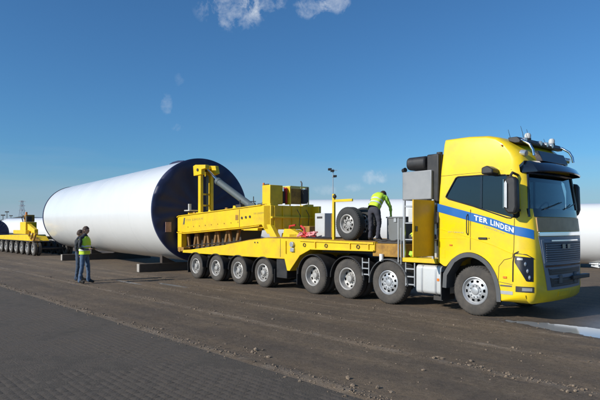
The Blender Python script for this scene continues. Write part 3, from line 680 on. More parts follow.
q.tube([(front_x(y, 3.04), y, 3.04) for y in np.linspace(-1.04, 1.04, 13)], .035, 6)
part(tk, 'windscreen_surround', q, 'gloss')
# stripe wrapping the corner
ZT = lambda s: 2.46 - .262 * (s + .95); ZB = lambda s: 2.275 - .262 * (s + .95)
for sd in (-1, 1):
    st = part(tk, 'blue_stripe', chart_patch(-.945, 1.36, ZT, ZB, 40, 3, .004, sd), 'blue')
def smap(s0, z0, sgn=1):
    def f(u, v):
        s = s0 + u; return chart(s, z0 - .262 * u + v, .009)
    return f
q, w = text_mb('TER LINDEN', .150, smap(-.005, ZB(-.005) + .046), .034, 1.10, 1.16); part(tk, 'lettering', q, 'white', label='white TER LINDEN lettering')
# small illegible print under the name, on the door and at the rear of the cab
def dashes(x0, z0, n, step, h, slope, seed):
    r = random.Random(seed); q = MB(); x = x0
    for i in range(n):
        wd = step * r.uniform(.4, .8); z = z0 - slope * (x - x0)
        a = chart(x, z, .005); b = chart(x + wd, z - slope * wd, .005); q.add([a, b, (b[0], b[1], b[2] + h), (a[0], a[1], a[2] + h)], [(0, 1, 2, 3)]); x += step
    return q
part_each(tk, 'small_print', dashes(.22, 1.915, 14, .042, .030, .262, 1), mat('grey print', (.55, .48, .16), .5))
part_each(tk, 'small_print', dashes(-.66, 1.80, 10, .040, .028, .05, 2), bpy.data.materials['grey print'])
# seams and body lines
def seam(pts, off=.003, w=.007, m='black', name='door_seam'):
    q = MB()
    for (a, b), (c, d) in zip(pts, pts[1:]):
        q.cyl(chart(a, b, off * 0), chart(c, d, off * 0), w, n=5)
    return part(tk, name, q, m)
seam([(-.10, 2.30), (-.10, 1.42)]); seam([(1.02, 2.10), (1.02, 1.45), (.99, 1.30)])
seam([(1.10, 1.42), (1.03, 1.37), (1.005, 1.2), (1.0, .80)], w=.016)
seam([(.99, 1.29), (.78, 1.24), (.62, 1.10), (.60, .78), (.99, .74)], w=.006)
seam([(1.06, 1.38), (1.22, 1.36), (1.36, 1.28)], w=.012)
for z0, z1, m_ in ((1.98, 1.60, 'cab'), (1.70, 1.62, 'cab')):
    pass
q = MB()
for s0, s1, za, zb in ((-.94, 1.0, 1.88, 1.37),):
    pts = [chart(s0 + (s1 - s0) * k / 14, za + (zb - za) * (k / 14) ** 1.15, .0) for k in range(15)]; q.tube(pts, .007, 6)
pts = [chart(-.94 + k * .09, 1.66, .0) for k in range(9)]; q.tube(pts, .005, 6)
part(tk, 'body_crease', q, 'cab')
hd = part(tk, 'door_handle', MB().box(.10, .30, -1.275, -1.246, 1.655, 1.70), 'black', bevel=.008)
part(tk, 'side_marker', MB().box(-.62, -.55, -1.262, -1.248, 1.50, 1.53), 'orange'); part(tk, 'side_marker', MB().box(.66, .74, -1.262, -1.246, .86, .90), 'orange')
part(tk, 'filler_flap', side_patch([(-.86, 1.22), (-.86, 1.40), (-.74, 1.40), (-.74, 1.22)], .003, .004), 'cab')
seam([(-.90, 1.20), (-.86, 3.60)], w=.004, name='panel_gap'); seam([(-.88, 3.08), (.95, 3.10)], w=.004, name='panel_gap')
part(tk, 'grab_rail', MB().tube([(-.16, -1.255, 1.75), (-.16, -1.30, 1.80), (-.16, -1.30, 2.15), (-.16, -1.255, 2.20)], .012, 8), 'black')
part(tk, 'keyhole', MB().cyl((.34, -1.252, 1.68), (.34, -1.246, 1.68), .012, n=8), 'dark')
# wheel arch trims
for sd in (-1, 1):
    AR = [(.60, .36)] + [(p[0], p[1]) for p in ARCH] + [(-.77, .86), (-.79, .55)]
    q = MB(); o_ = []; i_ = []
    for k, (a, b) in enumerate(AR):
        d = Vector(AR[min(k + 1, len(AR) - 1)]) - Vector(AR[max(k - 1, 0)]); nrm = Vector((-d.y, d.x)).normalized(); nrm = nrm if nrm.dot(Vector((a + .1, b - .54))) < 0 else -nrm
        o_.append((a - nrm.x * .012, b - nrm.y * .012)); i_.append((a + nrm.x * .085, b + nrm.y * .085))
    n = len(AR); v = [(x, sd * 1.262, z) for x, z in o_] + [(x, sd * 1.255, z) for x, z in i_] + [(x, sd * .92, z) for x, z in i_]
    q.add(v, [(k, k + 1, k + 1 + n, k + n) for k in range(n - 1)] + [(k + n, k + 1 + n, k + 1 + 2 * n, k + 2 * n) for k in range(n - 1)])
    part(tk, 'wheel_arch_trim', q, 'grey')
# front: bumper pieces, grille, lamps
FP = lambda nm, y0, y1, z0, z1, m_, off=.006, th=.04, **k: part(tk, nm, front_patch(y0, y1, z0, z1, off, thick=th), m_, bevel=.004, **k)
FP('hood_panel', -1.00, 1.12, 1.83, 2.115, 'bronze', .02)
FP('cowl', -1.16, 1.16, 2.125, 2.295, 'gloss', .02)
FP('chrome_strip', -.98, 1.1, 1.735, 1.815, 'chrome', .03)
def trap(y0b, y1b, z0, y0t, y1t, z1, off, ny=12, nz=4, thick=.03):
    mb = MB(); v = []
    for dx in (0, -thick):
        for i in range(ny + 1):
            for j in range(nz + 1):
                k = j / nz; a_ = y0b + (y0t - y0b) * k; b_ = y1b + (y1t - y1b) * k; y = a_ + (b_ - a_) * i / ny; z = z0 + (z1 - z0) * k; v.append((front_x(y, z, off + dx), y, z))
    m = (ny + 1) * (nz + 1); f = []
    for q in (0, m): f += [(q + i * (nz + 1) + j, q + (i + 1) * (nz + 1) + j, q + (i + 1) * (nz + 1) + j + 1, q + i * (nz + 1) + j + 1) for i in range(ny) for j in range(nz)]
    e = [i * (nz + 1) for i in range(ny + 1)] + [ny * (nz + 1) + j for j in range(1, nz + 1)] + [i * (nz + 1) + nz for i in range(ny - 1, -1, -1)] + [j for j in range(nz - 1, 0, -1)]
    f += [(e[k], e[(k + 1) % len(e)], e[(k + 1) % len(e)] + m, e[k] + m) for k in range(len(e))]
    return mb.add(v, f)
part(tk, 'grille_frame', trap(-.72, .92, .62, -.99, 1.08, 1.725, .014), 'grille', bevel=.004)
part(tk, 'grille_surround', trap(-.84, .96, 1.17, -.93, 1.03, 1.66, .026, thick=.02), 'grille', bevel=.008)
g = part(tk, 'upper_grille', trap(-.76, .90, 1.20, -.84, .96, 1.60, .032, thick=.02), mat('grille mesh', (.045, .055, .072), .5, bump=1, bscale=160))
for k in range(8): part(tk, 'grille_slat', front_patch(-.79, .90, 1.222 + k * .046, 1.236 + k * .046, .040, thick=.012), 'grille', g)
for y in (-.19, .05): part(tk, 'badge', front_patch(y, y + .14, 1.47, 1.56, .058, thick=.025, ny=2, nz=1), 'gloss', g)
part(tk, 'badge_bar', front_patch(-.60, .70, 1.625, 1.652, .05, thick=.02), 'chrome', g)
FP('lower_strip', -.80, .92, 1.095, 1.14, 'gloss', .03)
for z0, z1, ya, yb, yc_, yd in ((.93, 1.05, -.66, .82, -.70, .88), (.68, .86, -.58, .78, -.64, .84)):
    lg = part(tk, 'lower_grille', trap(ya, yb, z0, yc_, yd, z1, .022, thick=.02), 'black')
    for k in range(2): part(tk, 'grille_slat', front_patch(ya + .05, yb - .05, z0 + .035 + k * (z1 - z0) / 2, z0 + .047 + k * (z1 - z0) / 2, .030, thick=.012), 'grey', lg)
    part(tk, 'grille_rim', trap(ya - .02, yb + .02, z1, yc_ - .02, yd + .02, z1 + .022, .034, nz=1, thick=.02), 'grille', lg)
part(tk, 'towing_bar', MB().box(1.33, 1.45, .28, 1.16, .79, .88), 'black', bevel=.012)
part_each(tk, 'towing_bracket', MB().box(1.28, 1.42, -.32, -.18, .74, .92).box(1.28, 1.40, .45, .58, .70, .95), 'grey', bevel=.01)
for sd in (-1, 1):
    hl = part(tk, 'headlight', chart_patch(1.04, 1.34, lambda s: 1.33 - .10 * (s - 1.04), lambda s: .82 + max(0, 1.22 - s) * 2.1, 12, 6, .008, sd), 'gloss')
    for z in (1.17, 1.03, .90):
        c = chart(1.22 + (1.1 - z) * .25, z, .012, sd); part(tk, 'lamp', MB().sphere(c, .045, (.5, .9, 1)), 'lampclear', hl)
    c0 = part(tk, 'daytime_lamp', chart_patch(1.08, 1.16, lambda s: 1.29, lambda s: 1.25, 4, 1, .014, sd), 'lampclear', hl)
    fg = part(tk, 'fog_lamp', chart_patch(1.06, 1.36, lambda s: .715, lambda s: .60, 10, 2, .008, sd), 'black')
    part(tk, 'lamp', chart_patch(1.16, 1.32, lambda s: .69, lambda s: .625, 6, 1, .013, sd), 'lampclear', fg)
    part(tk, 'step_plate', chart_patch(.64, 1.0, lambda s: .60, lambda s: .53, 6, 1, .006, sd), 'alu')
    part(tk, 'step_slot', chart_patch(.66, .98, lambda s: .72, lambda s: .69, 6, 1, .006, sd), 'grey')
FP('number_plate', -.26, .26, .46, .57, 'yellow', .014, .02)
# sun visor, roof sign, bars, beacons, horns
q = MB(); N_ = 20; v = []
for i in range(N_ + 1):
    a = -1 + 2 * i / N_; y = 1.16 * a; b = front_x(min(1.08, max(-1.08, y)), 3.06); edge = max(0, abs(a) - .86) / .14
    xo = 1.47 - .20 * a * a - .25 * edge ** 2
    for (x, z) in ((b + .0, 3.30), (xo - .08, 3.20), (xo, 3.08), (xo - .01, 3.055), (xo - .10, 3.13), (b - .02, 3.22)): v.append((x, y, z - .03 * a * a))
q.add(v, [(i * 6 + j, (i + 1) * 6 + j, (i + 1) * 6 + (j + 1) % 6, i * 6 + (j + 1) % 6) for i in range(N_) for j in range(6)] + [tuple(range(6)), tuple(range(N_ * 6 + 5, N_ * 6 - 1, -1))])
part(tk, 'sun_visor', q, 'gloss')
def roofx(z):   # front slope of the roof
    a = [(3.20, 1.13), (3.36, 1.09), (3.52, .98), (3.71, .74)]
    for (z0, x0), (z1, x1) in zip(a, a[1:]):
        if z <= z1: return x0 + (x1 - x0) * (z - z0) / (z1 - z0)
    return .6
q = MB().add([(1.20, -.62, 3.29), (1.20, .62, 3.29), (1.10, .62, 3.52), (1.10, -.62, 3.52), (.95, -.62, 3.29), (.95, .62, 3.29), (.9, .62, 3.52), (.9, -.62, 3.52)], [(0, 1, 2, 3), (4, 7, 6, 5), (0, 4, 5, 1), (3, 2, 6, 7), (0, 3, 7, 4), (1, 5, 6, 2)])
rs = part(tk, 'roof_sign', q, mat('dark sign board', (.05, .04, .045), .3, var=.2), bevel=.01)
q, w = text_mb('TER LINDEN', .13, lambda u, v: (1.195 - .435 * (v + .045), -.50 + u, 3.335 + v), .02, 1.12, 1.05); part(tk, 'lettering', q, mat('dull sign letters', (.42, .30, .28), .5), rs)
for sd in (-1, 1): part(tk, 'roof_bar_bracket', MB().tube([(.74, sd * .92, 3.76), (.92, sd * .95, 3.73), (1.08, sd * .96, 3.62), (1.15, sd * .96, 3.50), (1.17, sd * .96, 3.38)], .027, 12), 'chrome')
part(tk, 'light_bar', MB().prism([(.66, 3.72), (.64, 3.80), (.84, 3.80), (.92, 3.72), (.90, 3.67), (.80, 3.67)], -1.02, 1.02), 'black', bevel=.015)
for y in (-.42, .74):
    b = part(tk, 'beacon_base', MB().cyl((.78, y, 3.80), (.78, y, 3.83), .07), 'black'); part(tk, 'beacon', MB().lathe([(.065, 0), (.068, .07), (.045, .11), (.001, .12)], (.78, y, 3.83), 20, 'z'), 'cream', b)
for y in (-.8, -.1, .2, .45): part(tk, 'roof_lamp', MB().cyl((.84, y, 3.75), (.93, y, 3.74), .05), 'lampclear')
for x, y, h in ((.80, -.62, .34), (.75, -.25, .32), (.35, -.3, .36), (.60, .9, .25)): part(tk, 'antenna', MB().tube([(x, y, 3.70), (x - .03, y, 3.74 + h * .5), (x - .08, y, 3.74 + h)], [.008, .006, .004], 6), 'black')
for sd in (-1, 1): part(tk, 'spot_lamp', MB().cyl((.94, sd * 1.02, 3.46), (1.05, sd * 1.045, 3.43), .06).cyl((1.04, sd * 1.045, 3.43), (1.06, sd * 1.05, 3.425), .052), 'lampclear')
part(tk, 'side_marker', MB().sphere((.62, -1.23, 3.62), .02), 'orange')
# mirrors
for sd in (-1, 1):
    q = MB(); 
    mr = part(tk, 'mirror', q.prism([(.84, 2.26), (.84, 2.86), (.89, 2.93), (1.04, 2.93), (1.09, 2.85), (1.11, 2.32), (1.06, 2.18), (.92, 2.18)], min(sd * 1.39, sd * 1.56), max(sd * 1.39, sd * 1.56)), 'black', bevel=.05)
    part(tk, 'mirror_glass', MB().box(.830, .839, min(sd * 1.39, sd * 1.57), max(sd * 1.39, sd * 1.57), 2.30, 2.88), 'chrome', mr)
    part(tk, 'mirror_arm', MB().tube([(.95, sd * 1.20, 2.98), (.93, sd * 1.38, 3.02), (.90, sd * 1.45, 2.92)], .028).tube([(1.0, sd * 1.22, 2.26), (.98, sd * 1.40, 2.24)], .03), 'black', mr)
    part(tk, 'mirror_lit_edge', MB().prism([(.865, 2.32), (.865, 2.80), (.89, 2.85), (.925, 2.80), (.925, 2.30)], sd * 1.585 - .012, sd * 1.605 + .012), 'alu', mr, bevel=.01)  # aluminium strip added for the sunlit edge of the black mirror
part(tk, 'kerb_mirror', MB().prism([(.30, 3.02), (.30, 3.16), (.42, 3.20), (.56, 3.12), (.56, 3.02)], -1.50, -1.22), 'black', bevel=.03)
# cab interior
part(tk, 'cab_floor', MB().box(-.85, 1.15, -1.13, 1.13, 1.43, 1.47), 'fabric')
for y in (-.62, .62):
    s = part(tk, 'seat', MB().box(-.15, .40, y - .25, y + .25, 1.85, 2.02), 'fabric', bevel=.04)
    part(tk, 'backrest', MB().prism([(-.22, 1.95), (-.05, 1.95), (-.18, 2.72), (-.32, 2.72)], y - .24, y + .24), 'fabric', s, bevel=.04); part(tk, 'headrest', MB().box(-.32, -.20, y - .14, y + .14, 2.74, 2.94), 'fabric', s, bevel=.03)
part(tk, 'dashboard', MB().prism([(.78, 1.5), (.74, 2.12), (.92, 2.24), (1.12, 2.19), (1.14, 1.5)], -1.1, 1.1), 'fabric', bevel=.03)
q = MB(); 
for k in range(20):
    a, b = 2 * math.pi * k / 20, 2 * math.pi * (k + 1) / 20; f_ = lambda t: (.62 + .10 * math.sin(t), .62 + .22 * math.cos(t), 2.28 + .20 * math.sin(t)); q.cyl(f_(a), f_(b), .016, n=6)
q.cyl((.62, .62, 2.28), (.82, .62, 2.15), .03); part(tk, 'steering_wheel', q, 'black')
part(tk, 'sun_blind', MB().box(.86, .90, -.98, .98, 2.90, 3.02), 'fabric')
part_each(tk, 'wiper', MB().tube([(1.30, -.75, 2.28), (1.29, -.3, 2.37), (1.275, .1, 2.45)], .010, 6).tube([(1.30, .1, 2.28), (1.28, .5, 2.36), (1.24, .85, 2.44)], .010, 6), 'black')
# chassis, wheels, fenders
part_each(tk, 'chassis_rail', MB().box(-6.0, .9, -.47, -.40, .74, 1.04).box(-6.0, .9, .40, .47, .74, 1.04), 'dark')
part(tk, 'engine', MB().box(-.6, .8, -.42, .42, .62, 1.30), 'dark', bevel=.03)
AX = [0, -2.39, -3.79, -5.15]
for i, x in enumerate(AX):
    part(tk, 'axle', MB().cyl((x, -.9, .53), (x, .9, .53), .075, n=12).sphere((x, 0, .53), .22 if i > 1 else .1), 'dark')
    for sd in (-1, 1): wheel(tk.o, 'front' if i < 2 else 'drive', lp(x, sd * 1.25, .535 if i < 2 else .53), sd > 0, .4 * i + .2)
def fender(x0, r, w0, w1, a0=15, a1=165, zc=.53, sd=-1, skirt=True):
    q = MB(); n = 18; v = []
    pts = [(x0 + r * math.cos(R(a0 + (a1 - a0) * k / n)), zc + r * math.sin(R(a0 + (a1 - a0) * k / n)) * .97) for k in range(n + 1)]
    if skirt: pts = [(pts[0][0] + .01, pts[0][1] - .12)] + pts + [(pts[-1][0] - .01, pts[-1][1] - .12)]
    m = len(pts); t = .018
    def inn(p): d = Vector((p[0] - x0, p[1] - zc)).normalized(); return (p[0] - d.x * t, p[1] - d.y * t)
    lo = [inn(p) for p in pts]; li = [(lambda p: (p[0] - (p[0] - x0) * .045, p[1] - .012))(p) for p in lo]
    for y in (w0, w1):
        for P_ in (pts, lo): v += [(a, sd * y, b) for a, b in P_]
    f = []
    for k in range(m - 1): f += [(k, k + 1, 2 * m + k + 1, 2 * m + k), (m + k, 3 * m + k, 3 * m + k + 1, m + k + 1), (k, m + k, m + k + 1, k + 1), (2 * m + k, 2 * m + k + 1, 3 * m + k + 1, 3 * m + k)]
    f += [(0, 2 * m, 3 * m, m), (m - 1, 2 * m - 1, 4 * m - 1, 3 * m - 1)]
    q.add(v, f)
    # rolled outer lip
    q.tube([(a, sd * (w0 + .004), b) for a, b in lo], .016, 6)
    return q
for x in (-5.15, -3.79):
    for sd in (-1, 1): part(tk, 'mudguard', fender(x, .635, 1.255, .62, 12, 168, sd=sd), 'black')
for sd in (-1, 1):
    part(tk, 'mudguard', fender(-2.39, .62, 1.255, .82, 8, 172, .53, sd=sd), 'grey')
    part(tk, 'mudflap', MB().box(-5.84, -5.82, min(sd * .66, sd * 1.24), max(sd * .66, sd * 1.24), .22, .72), 'black')
    part(tk, 'mudflap', MB().box(-.86, -.84, min(sd * .9, sd * 1.24), max(sd * .9, sd * 1.24), .25, .90), 'black')
# fuel tank
q = MB(); pts = []
for cx_, cz_, a0 in ((-.74 + 0, 0, 0),): pass
def rrect(y0, y1, z0, z1, r, n=5):
    out = []
    for cy_, cz_, a in ((y1 - r, z1 - r, 0), (y0 + r, z1 - r, 90), (y0 + r, z0 + r, 180), (y1 - r, z0 + r, 270)):
        for k in range(n + 1): t = R(a + 90 * k / n); out.append((cy_ + r * math.cos(t), cz_ + r * math.sin(t)))
    return out
tank = part(tk, 'fuel_tank', MB().prism(rrect(-1.235, -.60, .36, 1.03, .09), -1.55, -.86, 'x'), 'tank', bevel=.02)
for x in (-1.40, -1.02): part(tk, 'tank_band', MB().prism(rrect(-1.243, -.595, .352, 1.038, .09), x, x + .045, 'x'), 'alu', tank)
part(tk, 'filler_cap', MB().cyl((-1.20, -1.0, 1.03), (-1.20, -1.0, 1.06), .06), 'black', tank)
part(tk, 'side_reflector', MB().box(-.96, -.90, -1.246, -1.236, .68, .74), 'orange', tank)
part(tk, 'fuel_tank', MB().prism(rrect(.60, 1.235, .36, 1.03, .09), -1.75, -.86, 'x'), 'tank', bevel=.02)
part(tk, 'underrun_box', MB().box(-1.15, -.90, -1.1, -.6, .22, .35), 'dark')
def ladder(x0, x1, z0, z1, n, y, m_, name='ladder'):
    l = part(tk, name, MB().cyl((x0, y, z0), (x0, y, z1), .016, n=8).cyl((x1, y, z0), (x1, y, z1), .016, n=8), m_)
    for k in range(n): z = z0 + (z1 - z0) * (k + .15) / n; part(tk, 'rung', MB().box(x0, x1, y - .02, y + .03, z, z + .028), m_, l)
ladder(-1.86, -1.60, .50, 1.06, 3, -1.22, 'alu'); ladder(-3.24, -3.02, .66, 1.12, 3, -1.24, 'alu')
# equipment tower behind the cab
part(tk, 'platform', MB().box(-1.95, -.98, -1.24, 1.24, 1.075, 1.18), 'yellow', bevel=.01)
part_each(tk, 'equipment_frame', MB().box(-1.95, -1.90, -1.22, -1.17, 1.18, 2.56).box(-1.12, -1.07, -1.22, -1.17, 1.18, 2.56).box(-1.95, -1.07, -.62, -.58, 1.18, 2.56).box(-1.90, -1.12, -1.2, -.62, 1.60, 1.63).box(-1.90, -1.12, -1.2, -.62, 2.0, 2.03).box(-1.90, -1.12, -1.2, -.62, 2.40, 2.44).box(-1.95, -1.07, 1.17, 1.22, 1.18, 2.56), 'alu', bevel=.004)
part(tk, 'equipment_cabinet', MB().box(-1.96, -1.12, -1.23, 1.23, 2.565, 3.25), mat('weathered steel sheet', (.27, .275, .28), .45, metal=.3, var=.25, scale=1.6, dirt=.5, dcol=(.42, .42, .41), dscale=1.2), bevel=.02)
part(tk, 'oil_tank', MB().box(-1.90, -1.12, -.57, 1.15, 1.18, 2.55), 'grey', bevel=.02)
part(tk, 'shelf_box', MB().box(-1.84, -1.30, -1.15, -.70, 2.035, 2.36), 'tank', bevel=.01)
part(tk, 'shelf_box', MB().box(-1.86, -1.35, -1.12, -.70, 1.635, 1.74), 'dark', bevel=.02)
solo('safety_vest', crumple((-1.72, -1.0, 1.72), .13, (1.2, 1.0, .65), 3), 'hivis', 'crumpled hi-vis vest lying on the open shelf behind the truck cab', 'vest', (-1.75, -1.0, 1.7))
solo('yellow_jacket', crumple((-1.76, -.98, 1.26), .14, (1.1, 1.0, .62), 8), 'hivis2', 'rolled green-yellow jacket in the lowest compartment behind the truck cab', 'jacket', (-1.75, -1.0, 1.18))
dr = part(tk, 'cabinet_door', MB().box(-1.085, -1.05, -2.0, -1.225, 1.25, 2.53), mat('door yellow', (.74, .44, .012), .4, var=.06, dirt=.35, dcol=(.25, .14, .05), dscale=2), bevel=.006, label='yellow cabinet door standing open towards the viewer')
part(tk, 'handle', MB().box(-1.045, -1.02, -1.92, -1.88, 1.82, 1.94), 'black', dr)
part(tk, 'air_intake', MB().prism(rrect(-1.22, -.35, 3.29, 3.60, .13), -1.86, -1.33, 'x'), 'black', bevel=.04)
part(tk, 'exhaust_stack', MB().box(-1.31, -.98, -1.15, 1.1, 2.5, 3.62), 'black', bevel=.03).location.z = 0
for y in (-.9, -.5, .2, .8): part(tk, 'exhaust_pipe', MB().cyl((-1.12, y, 1.2), (-1.12, y, 3.68), .07, n=14), 'dark')
part(tk, 'air_hose', MB().tube([(-1.04, -1.0, 1.3), (-1.0, -1.12, 1.8), (-1.03, -1.0, 2.3), (-1.02, -.8, 2.9)], .03, 8), 'black')
part(tk, 'work_lamp', MB().cyl((-1.99, -1.15, 3.29), (-1.91, -1.17, 3.31), .055).cyl((-1.93, -1.15, 3.25), (-1.93, -1.15, 3.3), .012), 'black')
part(tk, 'ballast_deck', MB().box(-2.95, -2.02, -1.18, 1.18, 1.17, 1.50), 'rustyellow', bevel=.015)
part(tk, 'ballast_lid', MB().box(-2.9, -2.05, -1.1, 1.1, 1.50, 1.56), 'dark', bevel=.01)
part_each(tk, 'handrail', MB().cyl((-2.10, -1.2, 1.0), (-2.10, -1.2, 2.14), .02, n=10).cyl((-2.02, -1.2, 1.0), (-2.02, -1.2, 1.9), .014, n=8).cyl((-2.10, .6, 1.5), (-2.10, .6, 2.14), .02, n=8), 'alu')
part(tk, 'white_cap', MB().cyl((-2.62, -1.22, 1.06), (-2.62, -1.22, 1.24), .055), 'white')
part(tk, 'chain', MB().tube([(-2.9 + .1 * k, -1.1, 1.58 + .02 * math.sin(k * 2)) for k in range(9)], .022, 6), 'dark')

# ------------------------------------------------------------------ the heavy haulage trailer
tr = Thing('trailer', 'yellow low trailer coupled to the truck, with raised lifting beam and grey hydraulic cylinder', 'trailer', (-9.5, 0, 0))
def tp(x, y, z): return (x - tr.base.x, y - tr.base.y, z - tr.base.z)
TX = [-7.47, -8.83, -10.19, -11.55]
part(tr, 'frame', MB().prism([(-12.55, .93), (-12.5, 1.03), (-11.99, 1.06), (-9.63, 1.30), (-8.18, 1.49), (-7.28, 1.57), (-5.9, 1.57), (-2.84, 1.525), (-2.84, 1.30), (-5.25, 1.275), (-5.72, 1.08), (-6.18, .60), (-6.30, .60), (-6.42, .95)], -1.225, 1.225), 'yellow', bevel=.012)
part(tr, 'deck_plate', MB().prism([(-9.6, 1.312), (-8.18, 1.50), (-7.28, 1.58), (-5.9, 1.58), (-2.86, 1.535), (-2.86, 1.545), (-5.9, 1.592), (-7.28, 1.592), (-8.18, 1.512), (-9.6, 1.324)], -1.19, 1.19), 'rustyellow')
part_each(tr, 'side_flange', MB().prism([(-5.7, 1.50), (-2.86, 1.475), (-2.86, 1.53), (-5.7, 1.56)], -1.26, -1.228).prism([(-5.2, 1.272), (-2.86, 1.296), (-2.86, 1.33), (-5.2, 1.31)], -1.26, -1.228), 'yellow', bevel=.004)
for x in (-6.35, -5.05, -3.7, -3.05): part(tr, 'rib', MB().box(x, x + .03, -1.262, -1.224, 1.31 if x > -5.3 else 1.12, 1.50), 'yellow')
part(tr, 'frame_seam', MB().box(-6.62, -6.605, -1.229, -1.224, 1.0, 1.56), 'dark')
for x, z in ((-7.9, 1.42), (-7.75, 1.42)): part_each(tr, 'bolt', MB().cyl((x, -1.24, z), (x, -1.22, z), .025, n=8), 'dark')
part(tr, 'gooseneck_underside', MB().box(-5.1, -2.9, -.9, .9, 1.20, 1.29), 'dark')
for i, x in enumerate(TX):
    part(tr, 'axle', MB().cyl((x, -.8, .46), (x, .8, .46), .06, n=12).box(x - .15, x + .15, -.75, -.45, .45, .95).box(x - .15, x + .15, .45, .75, .45, .95), 'dark')
    for sd in (-1, 1):
        wheel(tr.o, 'trailer', tp(x, sd * 1.25, .465), sd > 0, .3 * i + .1)
        part(tr, 'mudguard', fender(x, .55, 1.26, .58, 14, 166, .45, sd), 'black')
for sd in (-1, 1):
    part(tr, 'mudflap', MB().box(-12.12, -12.10, min(sd * .6, sd * 1.24), max(sd * .6, sd * 1.24), .20, .62), 'black')
    part(tr, 'mudflap', MB().box(-6.90, -6.88, min(sd * .6, sd * 1.24), max(sd * .6, sd * 1.24), .20, .62), 'black')
    part(tr, 'side_skirt', MB().box(-6.86, -6.36, min(sd * .5, sd * 1.18), max(sd * .5, sd * 1.18), .35, .94), 'black', bevel=.02)
# lifting beams
BP = [(-13.42, 1.74), (-13.42, 2.30), (-13.3, 2.34), (-7.92, 2.62), (-7.45, 2.69), (-7.45, 1.70), (-7.62, 1.70), (-7.92, 2.0), (-8.83, 1.93), (-12.85, 1.70)]
for sd in (-1, 1):
    bm_ = part(tr, 'lifting_beam', MB().prism(BP, min(sd * .62, sd * .95), max(sd * .62, sd * .95)), 'yellow', bevel=.012)
    part(tr, 'beam_flange', MB().prism([(-13.44, 2.295), (-13.3, 2.345), (-7.92, 2.625), (-7.92, 2.655), (-13.3, 2.375), (-13.44, 2.33)], min(sd * .58, sd * .985), max(sd * .58, sd * .985)), 'yellow', bm_, bevel=.004)
    part(tr, 'beam_flange', MB().prism([(-13.44, 1.72), (-12.85, 1.68), (-8.83, 1.91), (-8.0, 1.975), (-8.0, 1.945), (-8.83, 1.88), (-12.85, 1.65), (-13.44, 1.69)], min(sd * .58, sd * .985), max(sd * .58, sd * .985)), 'yellow', bm_, bevel=.004)
    if sd < 0:
        for x, z in ((-9.0, 2.23), (-8.77, 2.25), (-8.54, 2.265)): part_each(tr, 'bolt', MB().cyl((x, -.97, z), (x, -.95, z), .045, n=12), 'dark', bm_)
        part(tr, 'inspection_plate', MB().box(-9.38, -9.22, -.962, -.949, 2.16, 2.34), 'rustyellow', bm_)
        part(tr, 'beam_joint', MB().box(-9.16, -9.14, -.956, -.949, 1.92, 2.52), 'dark', bm_)
        q, w = text_mb('TER LINDEN', .12, lambda u, v: (-12.75 + u, -.954, 2.14 + v + .05 * u), .0, 1.5, 1.3); part(tr, 'lettering', q, mat('faded grey print', (.36, .28, .08), .6), bm_)
        part(tr, 'logo', MB().prism([(-12.98, 2.02), (-12.92, 2.28), (-12.82, 2.28), (-12.88, 2.02)], -.956, -.95), 'grey', bm_)
        q, w = text_mb('TER LINDEN', .085, lambda u, v: (-8.35 + u, -.954, 2.33 + v + .05 * u), .0, 1.1, 1.1); part(tr, 'lettering', q, bpy.data.materials['faded grey print'], bm_)
part(tr, 'rear_crosshead', MB().box(-13.46, -13.1, -.60, .60, 1.76, 2.28), 'yellow', bevel=.01)
part_each(tr, 'rear_leg', MB().box(-13.42, -13.12, -.95, -.70, 1.06, 1.72).box(-13.42, -13.12, .70, .95, 1.06, 1.72), 'yellow', bevel=.012)
part_each(tr, 'rear_foot', MB().box(-13.35, -12.9, -.98, -.66, .96, 1.12).box(-13.35, -12.9, .66, .98, .96, 1.12).cyl((-13.2, -1.0, 1.02), (-13.2, -.6, 1.02), .10), 'rustyellow', bevel=.01)
part(tr, 'front_crosshead', MB().box(-7.80, -7.43, -.95, .95, 1.84, 2.62), 'yellow', bevel=.012)
part(tr, 'crosshead_end', MB().box(-7.5, -7.12, .86, .99, 1.90, 2.62), 'yellow', bevel=.01)
part(tr, 'crosshead_bracket', MB().prism([(-7.1, 1.60), (-7.45, 1.60), (-7.62, 2.0), (-7.43, 2.0)], -.97, -.80), 'yellow', bevel=.01)
# diagonal braces under the beam
q = MB()
for k in range(10):
    x = -12.95 + k * .36; z0_ = 1.08 + .035 * k; dx = (.20 if k % 2 else -.16)
    q.prism([(x, z0_), (x + .11, z0_), (x + .11 + dx, 1.86 + .015 * k), (x + dx, 1.86 + .015 * k)], -.74, -.66)
    if k % 2 == 0: q.prism([(x, z0_), (x + .11, z0_), (x + .11 - dx, 1.86), (x - dx, 1.86)], .45, .55)
part_each(tr, 'brace', q, mat('shade-darkened rusty steel', (.22, .115, .035), .75, var=.3, dirt=.5, dcol=(.05, .035, .025), bump=.3))  # rusty brown darkened to carry the shade under the lifting beam
part(tr, 'dark_backing', MB().box(-12.9, -9.7, -.5, .4, 1.0, 1.80), 'dark', bevel=.02)  # block added as a dark backdrop, standing in for shade behind the braces
part(tr, 'hydraulic_line', MB().tube([(-12.6 + .6 * k, -1.0, 1.16 + .05 * k + .02 * math.sin(k)) for k in range(7)], .022, 6), 'black')
# turntable and coupling
part(tr, 'turntable', MB().lathe([(.001, 1.83), (.42, 1.83), (.42, 1.74), (.58, 1.72), (.60, 1.595), (.001, 1.595)], (-7.1, 0, 0), 36, 'z'), 'yellow')
part_each(tr, 'turntable_bracket', MB().prism([(-7.1, 1.6), (-6.2, 1.6), (-6.3, 1.72), (-6.7, 1.86), (-7.0, 1.86)], -.75, -.55).box(-6.75, -6.4, -.75, .5, 1.6, 1.70), 'yellow', bevel=.01)
